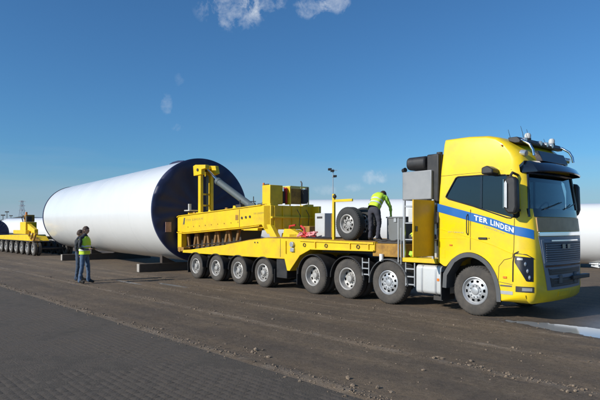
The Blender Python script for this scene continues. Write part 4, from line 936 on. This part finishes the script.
# mast and hydraulic cylinder
for y, z0 in ((-.30, 2.40), (.18, 2.40)): part(tr, 'mast_post', MB().box(-12.83, -12.64, y - .065, y + .065, z0, 4.05), 'yellow', bevel=.012)
part(tr, 'mast_head', MB().prism([(-13.08, 3.98), (-13.12, 4.38), (-12.95, 4.42), (-12.2, 4.36), (-12.2, 4.22), (-12.5, 4.2), (-12.5, 4.0)], -.42, -.24).prism([(-13.08, 3.98), (-13.12, 4.38), (-12.95, 4.42), (-12.3, 4.36), (-12.2, 4.05), (-12.5, 4.0)], .10, .26).box(-12.95, -12.6, -.24, .10, 4.24, 4.38), 'yellow', bevel=.012)
part(tr, 'mast_foot', MB().box(-13.3, -12.2, -.55, .40, 2.40, 2.50), 'yellow', bevel=.01)
part(tr, 'mast_stay', MB().box(-12.77, -12.70, -.06, .05, 2.6, 4.0), 'cylgrey')
part(tr, 'beam_top_plate', MB().box(-13.3, -11.6, -.62, .62, 2.34, 2.40), 'yellow', bevel=.005)
part(tr, 'piston_rod', MB().cyl((-12.58, -.07, 4.20), (-11.7, -.07, 3.65), .055), 'chrome')
part(tr, 'hydraulic_cylinder', MB().cyl((-11.82, -.07, 3.70), (-9.30, -.07, 2.50), .13, n=28).cyl((-11.86, -.07, 3.72), (-11.72, -.07, 3.653), .145, n=28), 'cylgrey')
part_each(tr, 'cylinder_mount', MB().prism([(-9.75, 2.45), (-9.0, 2.50), (-9.2, 2.78), (-9.5, 2.78)], -.30, -.24).prism([(-9.75, 2.45), (-9.0, 2.50), (-9.2, 2.78), (-9.5, 2.78)], .10, .16), 'cylgrey')
part(tr, 'valve_block', MB().box(-9.45, -9.15, -.9, -.75, 2.57, 2.70).cyl((-9.3, -.82, 2.6), (-9.3, -.82, 2.86), .02), 'dark')
# boxes on top of the crosshead
bx = part(tr, 'equipment_box', MB().box(-7.88, -7.46, -.95, -.42, 2.66, 3.28), 'yellow', bevel=.015)
part(tr, 'lid_hinge', MB().cyl((-7.9, -.9, 3.30), (-7.6, -.9, 3.30), .02, n=8), 'dark', bx)
part(tr, 'filter_box', MB().box(-7.75, -7.52, -.36, -.24, 2.70, 3.10), 'dark', bevel=.01)
part(tr, 'warning_board', MB().box(-7.60, -7.45, -.27, -.24, 2.70, 3.22), 'red', bevel=.004)
part(tr, 'panel_post', MB().box(-7.62, -7.36, -.20, -.15, 2.66, 3.24), 'yellow', bevel=.006)
part(tr, 'control_panel', MB().box(-7.50, -7.40, -.14, .32, 2.68, 3.20), 'rustyellow', bevel=.008)
part(tr, 'engine_unit', MB().box(-7.58, -7.32, .36, .56, 2.70, 3.18).cyl((-7.36, .55, 2.75), (-7.36, .55, 3.25), .05), 'dark', bevel=.02)
part(tr, 'exhaust_pipe', MB().tube([(-7.45, .40, 3.15), (-7.45, .40, 3.40), (-7.5, .40, 3.46)], .022, 8), 'black')
q = MB()
for a, b in (((-7.40, -.16, 3.26), (-7.40, .66, 3.26)), ((-7.40, .66, 3.26), (-7.40, .66, 2.62)), ((-7.40, -.16, 3.26), (-7.40, -.16, 2.62)), ((-7.80, -.16, 3.26), (-7.80, .66, 3.26)), ((-7.8, .66, 3.26), (-7.8, .66, 2.62)), ((-7.8, .66, 3.26), (-7.4, .66, 3.26)), ((-7.8, -.16, 3.26), (-7.4, -.16, 3.26))): q.cyl(a, b, .022, n=8)
part(tr, 'tube_frame', q, mat('pale yellow tube', (.62, .62, .22), .5, var=.05))
for y in (-.80, -.45, -.05, .35, .72): part(tr, 'stiffener', MB().box(-7.43, -7.395, y - .015, y + .015, 1.86, 2.60), 'yellow', bevel=.004)
part(tr, 'crosshead_rail', MB().box(-7.44, -7.36, -.94, .85, 2.20, 2.26), 'yellow', bevel=.006)
for k, y in enumerate((.15, .55)): part(tr, 'hydraulic_hose', MB().tube([(-7.40, y, 2.5), (-7.30, y + .05, 2.3), (-7.32, y + .02, 2.0 - .05 * k), (-7.2, y + .08, 1.75), (-7.0, y + .05, 1.62)], .011, 6), 'black')
for k, x in enumerate((-12.3, -11.2, -10.1, -9.6)): part(tr, 'bracket', MB().prism([(x, 2.36 + .055 * k), (x + .22, 2.37 + .055 * k), (x + .16, 2.50 + .055 * k), (x + .04, 2.50 + .055 * k)], -.93, -.88), 'yellow' if k % 2 else 'rustyellow')
for k in range(9): part(tr, 'bolt', MB().cyl((-12.6 + k * .42, -.962, 1.92 + .021 * k), (-12.6 + k * .42, -.948, 1.92 + .021 * k), .022, n=8), 'rustyellow')
part(tr, 'support_jack', MB().box(-8.95, -8.15, -.93, -.75, 1.80, 1.885), 'yellow', bevel=.01)
part(tr, 'red_lever', MB().tube([(-7.0, -.55, 1.62), (-6.9, -.6, 1.95), (-6.6, -.62, 1.98)], .03, 8), 'red')
part(tr, 'coupling_block', MB().box(-6.62, -6.25, -.35, .35, 1.71, 1.95), 'rustyellow', bevel=.02)
part(tr, 'signal_light', MB().cyl((-7.86, -.9, 3.29), (-7.86, -.9, 3.36), .035, n=10), 'orange')
part(tr, 'mast_bracket', MB().box(-13.25, -12.85, -.75, -.35, 2.56, 2.60).box(-13.2, -13.12, -.6, -.5, 2.60, 2.85), 'cream')
part(tr, 'mast_pin', MB().cyl((-12.75, -.45, 4.2), (-12.75, .3, 4.2), .06), 'dark')
part(tr, 'mast_rung', MB().box(-12.78, -12.70, -.24, .12, 3.2, 3.27), 'yellow', bevel=.005)
part(tr, 'mast_rung', MB().box(-12.78, -12.70, -.24, .12, 2.75, 2.82), 'yellow', bevel=.005)
for x in (-11.9, -10.85, -9.5): part(tr, 'air_tank', MB().cyl((x - .2, -.95, .86), (x + .2, -.95, .86), .09, n=14), 'dark')
for x in (-5.5, -4.6, -3.4): part(tr, 'lashing_ring', MB().tube([(x + .05 * math.cos(a_ * .785), -1.245, 1.40 + .05 * math.sin(a_ * .785)) for a_ in range(9)], .010, 6), 'dark')
part(tr, 'deck_hose', MB().tube([(-5.7, -.9, 1.62), (-5.2, -1.0, 1.60), (-4.8, -.8, 1.60), (-4.6, -.3, 1.62), (-4.2, .1, 1.6)], .025, 6), 'black')
# lamp at the gooseneck, post with arm
part(tr, 'marker_lamp', MB().cyl((-6.02, -1.30, 1.40), (-6.02, -1.22, 1.40), .085).box(-6.1, -5.94, -1.28, -1.22, 1.18, 1.30), 'alu', bevel=.01)
po = part(tr, 'lamp_post', MB().box(-4.46, -4.39, -1.14, -1.07, 1.55, 2.84), 'yellow', bevel=.006)
part(tr, 'arm', MB().box(-4.39, -3.72, -1.13, -1.08, 2.61, 2.68), 'yellow', po, bevel=.006)
part(tr, 'lamp', MB().sphere((-4.34, -1.16, 2.76), .055), 'black', po)
part(tr, 'white_cabinet', MB().box(-5.95, -5.52, -.40, .05, 1.60, 2.34), 'cream', bevel=.015)
part(tr, 'cabinet_vent', MB().box(-5.85, -5.62, -.408, -.40, 2.18, 2.24), 'dark')
part_each(tr, 'rack_post', MB().cyl((-5.0, -.6, 1.56), (-5.0, -.6, 2.3), .03).cyl((-5.2, -.3, 1.56), (-5.2, -.3, 2.25), .03), 'rustyellow')

# loads on the trailer deck
q = Thing('strap_pile', 'tangle of red and pink lashing straps lying on the trailer deck beside the turntable', 'straps', (-5.9, -.6, 1.59))
rn = random.Random(4)
a = MB(); b = MB()
for k in range(9):
    c0 = Vector((-5.95 + rn.uniform(-.25, .25), -.75 + rn.uniform(-.12, .12), 1.62)); pts = [c0 + Vector((rn.uniform(-.22, .22), rn.uniform(-.1, .1), rn.uniform(0, .16))) for _ in range(5)]
    (a if k % 2 else b).tube(pts, .028, 6)
a.tube([(-6.25, -.7, 1.95), (-6.05, -.75, 1.88), (-5.98, -.78, 1.70), (-5.8, -.8, 1.64)], .035, 8)
part(q, 'red_strap', a, 'red'); part(q, 'pink_strap', b, 'pink')
for k, (x, y, z, lab, tl) in enumerate(((-3.93, -1.12, 2.00, 'large spare wheel standing upright on the trailer deck beside the yellow lamp post', .04), (-3.86, -.60, 2.00, 'second spare wheel standing upright behind the large one, beside the bending worker', .03))):
    t = Thing('spare_wheel', lab, 'wheel', (x, y, 1.545), TRUCKF, 'spare wheels on the trailer deck')
    wheel(t.o, 'spare', (0, 0, .46), False, .5 + k, tl)
gb = Thing('tool_box', 'dark grey square tool box on the deck that the bending worker reaches into', 'tool box', (-2.5, -.2, 1.56))
part(gb, 'body', MB().box(-3.00, -2.42, -.55, -.10, 1.56, 2.15), 'cabinetgrey', bevel=.012); part(gb, 'lid', MB().box(-3.02, -2.40, -.57, -.08, 2.152, 2.19), 'cabinetgrey', bevel=.01)
part(gb, 'latch', MB().box(-2.75, -2.67, -.575, -.55, 2.05, 2.15), 'alu')

# ------------------------------------------------------------------ rear dolly far left
rd = Thing('rear_dolly', 'distant yellow multi-axle dolly trailer at the left edge behind the two men', 'trailer', (-36, .35, 0))
for i in range(8):
    x = -32.3 - i * 1.36
    part(rd, 'axle', MB().cyl((x, -.5, .46), (x, 1.2, .46), .06, n=8), 'dark')
    for sd in (-1, 1):
        w_ = wheel(rd.o, 'trailer', (x - rd.base.x, sd * 1.25, .465), sd > 0, .3 * i)
part(rd, 'frame', MB().prism([(-43.5, .98), (-43.5, 1.24), (-38, 1.34), (-33.6, 1.40), (-32.7, .98)], -.88, .30), 'yellow', bevel=.015)
part(rd, 'deck', MB().box(-43.4, -36.0, .31, 1.58, 1.0, 1.22), 'rustyellow')
part(rd, 'tail', MB().prism([(-33.8, 1.35), (-32.4, 1.10), (-31.9, .62), (-32.1, .55), (-32.9, .9), (-33.8, .98)], -.80, -.45), 'rustyellow', bevel=.015)
part(rd, 'mudguard', MB().box(-43.2, -32.1, -.90, .3, .93, .975), 'dark')
part(rd, 'lifting_box', MB().box(-36.6, -35.2, -.55, .2, 1.62, 2.28), 'yellow', bevel=.02)
part(rd, 'lifting_arm', MB().box(-37.4, -34.3, -.8, -.56, 1.42, 1.70), 'yellow', bevel=.02)
part(rd, 'lifting_arm', MB().prism([(-35.1, 1.6), (-33.5, 1.3), (-33.5, 1.75), (-35.1, 2.15)], -.45, -.2), 'yellow', bevel=.02)
part(rd, 'engine_unit', MB().box(-36.2, -35.7, -.4, .2, 2.29, 2.80), 'rustyellow', bevel=.03)
part(rd, 'control_box', MB().box(-35.6, -35.3, -.45, -.1, 2.29, 2.68), 'dark', bevel=.02)
part(rd, 'warning_lamp', MB().cyl((-35.9, -.3, 2.8), (-35.9, -.3, 3.0), .07), 'orange')
part(rd, 'hose', MB().tube([(-36.4, -.4, 2.3), (-36.5, -.45, 2.6), (-36.2, -.45, 2.75), (-35.9, -.45, 2.5)], .04, 6), 'black')
for k in range(3): part(rd, 'brace', MB().cyl((-33.9 + k * .7, -.82, .9), (-33.2 + k * .7, -.82, 1.5), .06), 'rustyellow')

rd.o.location = rd.o.location + Vector((-.6 * fx, -.6 * fy, 0))
# ------------------------------------------------------------------ masts, poles, pylon, horizon
def WT(name, label, cat, X, Y): return Thing(name, label, cat, (X, Y, 0), WORLDF)
def px(u, Y): return (u - 300) / 552 * Y
t = WT('floodlight_mast', 'tall thin floodlight mast with dark lamp heads, rising behind the yellow post on the trailer', 'light mast', px(333, 120), 120); X = px(333, 120)
part(t, 'pole', MB().cyl((X, 120, 0), (X, 120, 14.6), .14, .07), 'lamppost')
part(t, 'crossarm', MB().box(X - 1.0, X + .9, 119.9, 120.1, 14.2, 14.3).box(X - .2, X + .5, 119.9, 120.1, 12.7, 12.8), 'lamppost')
for dx, z in ((-.75, 14.25), (-.2, 13.9), (.35, 12.75)): part(t, 'lamp_head', MB().box(X + dx - .35, X + dx + .45, 119.4, 120.3, z, z + .42), 'black', bevel=.05)
for u, zt, lab in ((253.5, 6.9, 'thin dark pole right beside the yellow equipment box'), (242.5, 7.0, 'short pole with a small crossarm just right of the big tower section end')):
    X = px(u, 90); t = WT('utility_pole', lab, 'pole', X, 90)
    part(t, 'pole', MB().cyl((X, 90, 0), (X, 90, zt), .12, .07), 'dark'); part(t, 'crossarm', MB().box(X - .7, X + .4, 89.95, 90.05, zt - .9, zt - .75), 'dark')
def pylon(u, Y, H, lab):
    X = px(u, Y); t = WT('lattice_pylon', lab, 'pylon', X, Y); q = MB()
    for sx in (-1, 1):
        for sy in (-1, 1): q.cyl((X + sx * H * .11, Y + sy * H * .11, 0), (X + sx * .5, Y + sy * .5, H), .22, .12, n=5)
    for k in range(7):
        z0, z1 = H * k / 7, H * (k + 1) / 7; w0, w1 = H * .11 * (1 - k / 7) + .4, H * .11 * (1 - (k + 1) / 7) + .4
        q.cyl((X - w0, Y, z0), (X + w1, Y, z1), .12, n=4); q.cyl((X + w0, Y, z0), (X - w1, Y, z1), .12, n=4)
    part(t, 'tower', q, 'lamppost')
    for z in (H * .66, H * .82, H * .97): part(t, 'crossarm', MB().prism([(X - H * .14, z), (X, z + H * .035), (X + H * .14, z), (X, z - .3)], Y - .25, Y + .25), 'lamppost')
pylon(22, 420, 22, 'lattice power pylon standing far off above the left dolly')
t = WT('far_shed', 'low pale shed far off at the left horizon', 'shed', -140, 330); part(t, 'wall', MB().box(-175, -150, 320, 345, 0, 5.5), 'shed'); part(t, 'roof', MB().prism([(-176, 5.5), (-149, 5.5), (-162, 8)], 319, 346), 'grey')
for u, Y, H in ((7, 260, 9), (3, 240, 7), (11, 300, 8)):
    X = px(u, Y); t = WT('lamp_mast', {7: 'dark lamp mast left of the lattice pylon', 3: 'leftmost short lamp mast on the horizon', 11: 'lamp mast nearest to the lattice pylon'}[u], 'light mast', X, Y)
    part(t, 'pole', MB().cyl((X, Y, 0), (X, Y, H), .2, .12, n=8), 'dark'); part(t, 'lamp_head', MB().box(X - .8, X + .8, Y - .3, Y + .3, H - .2, H + .3), 'dark')
q = MB(); rn = random.Random(9)
for i in range(1500):
    X = rn.uniform(-420, 420); Y = rn.uniform(480, 520); h = 3.0 + 3.0 * mn.noise(Vector((X * .02, 0, 0))) + rn.uniform(-1, 1.5); q.add([(X + rn.uniform(-3, 3), Y + rn.uniform(-3, 3), max(0, h * k)) for k in (0, .5, 1, .6)] , [(0, 1, 2), (0, 2, 3), (0, 1, 3), (1, 2, 3)])
    s_ = 2.2; q.sphere((X, Y, max(1, h * .5)), s_, (1.6, 1, max(.5, h / 5)), 7, 4)
o = link('far_woodland', q.mesh('far_woodland', M['leaf'], fix=False, sharp=20), kind='stuff'); o['label'] = 'low dark band of far-off trees along the horizon'

# white plastic scraps at the right edge
X, Y = px(597, 25.5), 25.5
t = Thing('plastic_scrap', 'crumpled white plastic lying on the ground at the right edge before the tower section', 'plastic scrap', (X, Y, 0), WORLDF)
q = MB(); rn = random.Random(2)
for k in range(7): q.tube([(X + rn.uniform(-.3, .4), Y + rn.uniform(-.3, .3), .05 + rn.uniform(0, .25)) for _ in range(4)], .035, 6)
part(t, 'sheet', q, 'white')

# ------------------------------------------------------------------ people
def person(label, X, Y, heading, J, rad, seg_mat, headpose, hair=True, scale=1.0, base_z=0.0, extras=None):
    """J: joint positions (person frame, +x forward, z up). bones: list of (a,b,mat)."""
    t = Thing('person', label, 'person', (0, 0, 0), (Vector((X, Y, base_z)), heading))
    names = list(J.keys()); idx = {n: i for i, n in enumerate(names)}
    me = bpy.data.meshes.new('body'); me.from_pydata([Vector(J[n]) * scale for n in names], [(idx[a], idx[b]) for a, b, m_ in seg_mat], [])
    o = bpy.data.objects.new('body', me); scene.collection.objects.link(o)
    md = o.modifiers.new('skin', 'SKIN'); md.use_smooth_shade = True
    for n, v in zip(names, me.skin_vertices[0].data):
        r = rad[n] * scale if n in rad else .04; v.radius = (r, r) if not isinstance(r, tuple) else r; v.use_root = (n == 'pelvis')
    sb = o.modifiers.new('sub', 'SUBSURF'); sb.levels = 2; sb.render_levels = 2
    bpy.context.view_layer.update()
    bme = bpy.data.meshes.new_from_object(o.evaluated_get(dg_get())); o.modifiers.clear(); o.data = bme; o.parent = t.o
    mats = []; bme.materials.clear()
    segs = [(Vector(J[a]) * scale, Vector(J[b]) * scale, m_) for a, b, m_ in seg_mat]
    for _, _, m_ in segs:
        if m_ not in mats: mats.append(m_); bme.materials.append(M[m_])
    for p in bme.polygons:
        c = p.center; best = None
        for a, b, m_ in segs:
            d = b - a; k = max(0, min(1, (c - a).dot(d) / max(1e-9, d.length_squared))); dist = (a + d * k - c).length - .5 * (rad_of(m_))
            if best is None or dist < best[0]: best = (dist, m_)
        p.material_index = mats.index(best[1]); p.use_smooth = True
    nr = [v.normal.copy() for v in bme.vertices]
    for v, nn_ in zip(bme.vertices, nr):
        if v.co.z < .12 * scale: continue
        w_ = mn.noise(Vector((v.co.x * 9, v.co.y * 9, v.co.z * 22 + base_z))) + .6 * mn.noise(v.co * 30)
        hand = min((v.co - Vector(J['ha' + s_]) * scale).length for s_ in 'LR')
        if hand > .14: v.co += nn_ * w_ * .014
    # head with a face
    hc, yaw, pitch = headpose; hc = Vector(hc) * scale
    Rm = Matrix.Rotation(yaw, 3, 'Z') @ Matrix.Rotation(pitch, 3, 'Y'); n, m = 20, 14; v = []; f = []
    for j in range(m + 1):
        b = math.pi * j / m
        for i in range(n):
            a = 2 * math.pi * i / n; x, y, z = math.sin(b) * math.cos(a), math.sin(b) * math.sin(a), math.cos(b)
            p_ = Vector((x * .106, y * .084, z * .130)); fr = max(0, x)
            if z < -.1: p_.x *= 1 - .10 * (-z); p_.y *= 1 - .35 * (-z)
            if fr > .75:
                if abs(y) < .2 and -.28 < z < .12: p_.x += .022 * (1 - abs(z + .14) / .3)      # nose
                if .12 < abs(y) < .5 and .02 < z < .30: p_.x -= .008                             # eye sockets
                if abs(y) < .35 and -.60 < z < -.40: p_.x += .004
            v.append(hc + Rm @ (p_ * scale))
    f = [(j * n + i, j * n + (i + 1) % n, (j + 1) * n + (i + 1) % n, (j + 1) * n + i) for j in range(m) for i in range(n)]
    k0 = len(bme.vertices)
    bm = bmesh.new(); bm.from_mesh(bme); vs = [bm.verts.new(p_) for p_ in v]
    si = mats.index('skin') if 'skin' in mats else 0
    for q_ in f:
        try: fc = bm.faces.new([vs[i] for i in q_]); fc.material_index = si; fc.smooth = True
        except ValueError: pass
    for sd in (-1, 1):      # ears
        c = hc + Rm @ Vector((-.005, sd * .086, -.005)) * scale
        r_ = bmesh.ops.create_icosphere(bm, subdivisions=2, radius=.026 * scale, matrix=Matrix.Translation(c) @ Matrix.Diagonal((.8, .35, 1.15, 1)))
        for vv in r_['verts']:
            for fc in vv.link_faces: fc.material_index = si; fc.smooth = True
    bm.to_mesh(bme); bm.free()
    # eyes and hair
    e = MB()
    for sd in (-1, 1): e.sphere(hc + Rm @ Vector((.091, sd * .032, .018)) * scale, .012 * scale, n=8, m=6)
    part(t, 'eyes', e, 'hair')
    hr = MB(); hv = []
    for j in range(9):
        b = math.pi * .62 * j / 8
        for i in range(24):
            a = 2 * math.pi * i / 24; lim = .36 if math.cos(a) > .35 else (.48 if math.cos(a) > -.2 else .66); bb = b / (math.pi * .62) * math.pi * lim
            x, y, z = math.sin(bb) * math.cos(a), math.sin(bb) * math.sin(a), math.cos(bb); k = 1.10 + .05 * mn.noise(Vector((x * 5, y * 5, z * 5)))
            hv.append(hc + Rm @ Vector((x * .106 * k - .004, y * .084 * k * 1.04, z * .130 * k)) * scale)
    hr.add(hv, [(j * 24 + i, j * 24 + (i + 1) % 24, (j + 1) * 24 + (i + 1) % 24, (j + 1) * 24 + i) for j in range(8) for i in range(24)])
    part(t, 'hair', hr, hair if isinstance(hair, str) else 'hair')
    return t
def rad_of(m_): return {'skin': .03, 'boot': .06, 'jacket': .10, 'hivis': .12, 'hivis2': .12}.get(m_, .09)
RAD = dict(pelvis=.135, waist=.130, chest=.150, upchest=.135, neck=.068, skull=.065, shL=.072, shR=.072, elL=.050, elR=.050, wrL=.030, wrR=.030, haL=.034, haR=.034,
           hipL=.098, hipR=.098, knL=.070, knR=.070, anL=.052, anR=.052, toL=.045, toR=.045, heL=.042, heR=.042)
for s in 'LR':
    for k in range(5):
        RAD['f%d%sa' % (k, s)] = .011; RAD['f%d%sb' % (k, s)] = .009
def skeleton(J, top, arm, leg, fingers=True):
    segs = [('pelvis', 'waist', top), ('waist', 'chest', top), ('chest', 'upchest', top), ('upchest', 'neck', arm), ('neck', 'skull', 'skin')]
    for s in 'LR':
        segs += [('upchest', 'sh' + s, arm), ('sh' + s, 'el' + s, arm), ('el' + s, 'wr' + s, arm), ('wr' + s, 'ha' + s, 'skin'),
                 ('pelvis', 'hip' + s, leg), ('hip' + s, 'kn' + s, leg), ('kn' + s, 'an' + s, leg), ('an' + s, 'to' + s, 'boot'), ('an' + s, 'he' + s, 'boot')]
        if fingers:
            h = Vector(J['ha' + s]); w = Vector(J['wr' + s]); d = (h - w).normalized(); sd = d.cross(Vector((0, 0, 1))); sd = (sd if sd.length > .2 else Vector((0, 1, 0))).normalized(); dn = d.cross(sd).normalized()
            if dn.z > 0: dn = -dn
            for k in range(4):
                o_ = sd * (-.027 + .018 * k); L_ = (.070, .082, .078, .062)[k]
                J['f%d%sa' % (k, s)] = tuple(h + o_ + d * .045); J['f%d%sb' % (k, s)] = tuple(h + o_ + d * (.045 + L_ * .6) + dn * .03)
                segs += [('ha' + s, 'f%d%sa' % (k, s), 'skin'), ('f%d%sa' % (k, s), 'f%d%sb' % (k, s), 'skin')]
            J['f4%sa' % s] = tuple(h + sd * -.045 - d * .005); J['f4%sb' % s] = tuple(h + sd * -.055 + d * .045 + dn * .01)
            segs += [('ha' + s, 'f4%sa' % s, 'skin'), ('f4%sa' % s, 'f4%sb' % s, 'skin')]
    return segs
# standing man with the vest, body turned to the right, holding a phone in front of him
def standing(dx=0, lean=.02, armpose='phone', stance=.09):
    J = dict(pelvis=(0, 0, .98), waist=(.01, 0, 1.12), chest=(.02, 0, 1.30), upchest=(.0, 0, 1.46), neck=(.015, 0, 1.55), skull=(.04, 0, 1.63))
    for s, y in (('L', 1), ('R', -1)):
        J['hip' + s] = (0, y * .10, .92); J['kn' + s] = (.02 + y * stance * .5, y * .11, .50); J['an' + s] = (y * stance - .02, y * .12, .10); J['to' + s] = (y * stance + .17, y * .14, .045); J['he' + s] = (y * stance - .06, y * .12, .05)
        J['sh' + s] = (-.01, y * .205, 1.44)
        if armpose == 'phone': J['el' + s] = (-.02 if y < 0 else .03, y * .27, 1.16); J['wr' + s] = (.20, y * .20, 1.10); J['ha' + s] = (.27, y * .17, 1.12)
        else: J['el' + s] = (-.03, y * .26, 1.16); J['wr' + s] = (.08, y * .25, .95); J['ha' + s] = (.11, y * .24, .88)
    return J
J = standing(); sg = skeleton(J, 'jacket', 'jacket', 'jeans')
X1, Y1 = px(84.5, 18.75), 18.75
t1 = person('standing man in yellow hi-vis vest, dark sleeves and jeans, hands held in front', X1, Y1, R(-8), J, RAD, sg, ((.05, 0, 1.70), 0, .12), 'hair', 1.06)
def vest(t, J, scale, m_, top='upchest', bands=True, fat=1.0):
    """sleeveless vest: shell round the torso joints"""
    c = [Vector(J[k]) * scale for k in ('pelvis', 'waist', 'chest', 'upchest')]; ax = (c[3] - c[0]).normalized()
    sd = Vector((0, 1, 0)); fw = sd.cross(ax).normalized()
    n = 32; rows = []
    spec = [(c[0] - ax * .03, .165, .185), (c[1], .163, .185), (c[2] - ax * .06, .170, .200), (c[2] + ax * .05, .172, .212), (c[3] - ax * .02, .168, .215), (c[3] + ax * .045, .135, .165), (c[3] + ax * .085, .085, .095)]
    v = []
    for (p, a, b) in spec:
        for i in range(n):
            t_ = 2 * math.pi * i / n; w_ = 1 + .03 * math.sin(t_ * 5 + a * 40); v.append(p + (fw * math.cos(t_) * a * w_ + sd * math.sin(t_) * b * w_) * scale * fat)
    q = MB().add(v, [(j * n + i, j * n + (i + 1) % n, (j + 1) * n + (i + 1) % n, (j + 1) * n + i) for j in range(len(spec) - 1) for i in range(n) if not (j in (3, 4) and i in (7, 8, 23, 24))])
    o = part(t, 'vest', q, m_, sharp=80)
    if bands:
        for k in (.35, .75):
            p = c[0] + (c[2] - c[0]) * k; q = MB(); v = []
            for dz in (-.024, .024):
                for i in range(n): t_ = 2 * math.pi * i / n; v.append(p + ax * dz * scale + (fw * math.cos(t_) * .178 + sd * math.sin(t_) * .203) * scale * fat)
            q.add(v, [(i, (i + 1) % n, (i + 1) % n + n, i + n) for i in range(n)]); part(t, 'reflective_band', q, 'reflect', o)
    return o
vest(t1, J, 1.045, 'hivis')
part(t1, 'phone', MB().box(.325, .335, -.06, .06, 1.15, 1.24), 'black')
J2 = standing(armpose='down', stance=.05); sg2 = skeleton(J2, 'jacket', 'jacket', 'jeans2')
X2, Y2 = px(79, 19.5), 19.5
t2 = person('standing man in dark jacket and jeans, half hidden behind the man in the hi-vis vest', X2, Y2, R(5), J2, RAD, sg2, ((.045, 0, 1.69), .3, .25), 'hair', 1.0)
# man bending over the tool box, seen from behind
J3 = dict(pelvis=(-.02, 0, .90), waist=(.07, 0, 1.0), chest=(.18, 0, 1.15), upchest=(.29, 0, 1.23), neck=(.37, 0, 1.26), skull=(.44, 0, 1.27))
for s, y in (('L', 1), ('R', -1)):
    J3['hip' + s] = (-.01, y * .10, .85); J3['kn' + s] = (.05, y * .13, .48); J3['an' + s] = (-.02 + y * .06, y * .15, .10); J3['to' + s] = (.16 + y * .06, y * .18, .045); J3['he' + s] = (-.07 + y * .06, y * .15, .05)
    J3['sh' + s] = (.29, y * .20, 1.19); J3['el' + s] = (.42, y * .27, .93); J3['wr' + s] = (.50, y * .24, .73); J3['ha' + s] = (.53, y * .23, .67)
sg3 = skeleton(J3, 'hivis2', 'hivis2', 'trousers')
wb = T2W(-3.19, -.84, 1.545)
hd3 = R(52)
sg3[0] = ('pelvis', 'waist', 'trousers')
t3 = person('worker in green hi-vis jacket and dark trousers bending over on the trailer deck', wb.x, wb.y, hd3, J3, RAD, sg3, ((.48, 0, 1.27), 0, .75), 'hair', .97, 1.545)
vest(t3, J3, .97, 'hivis', bands=True, fat=.92)
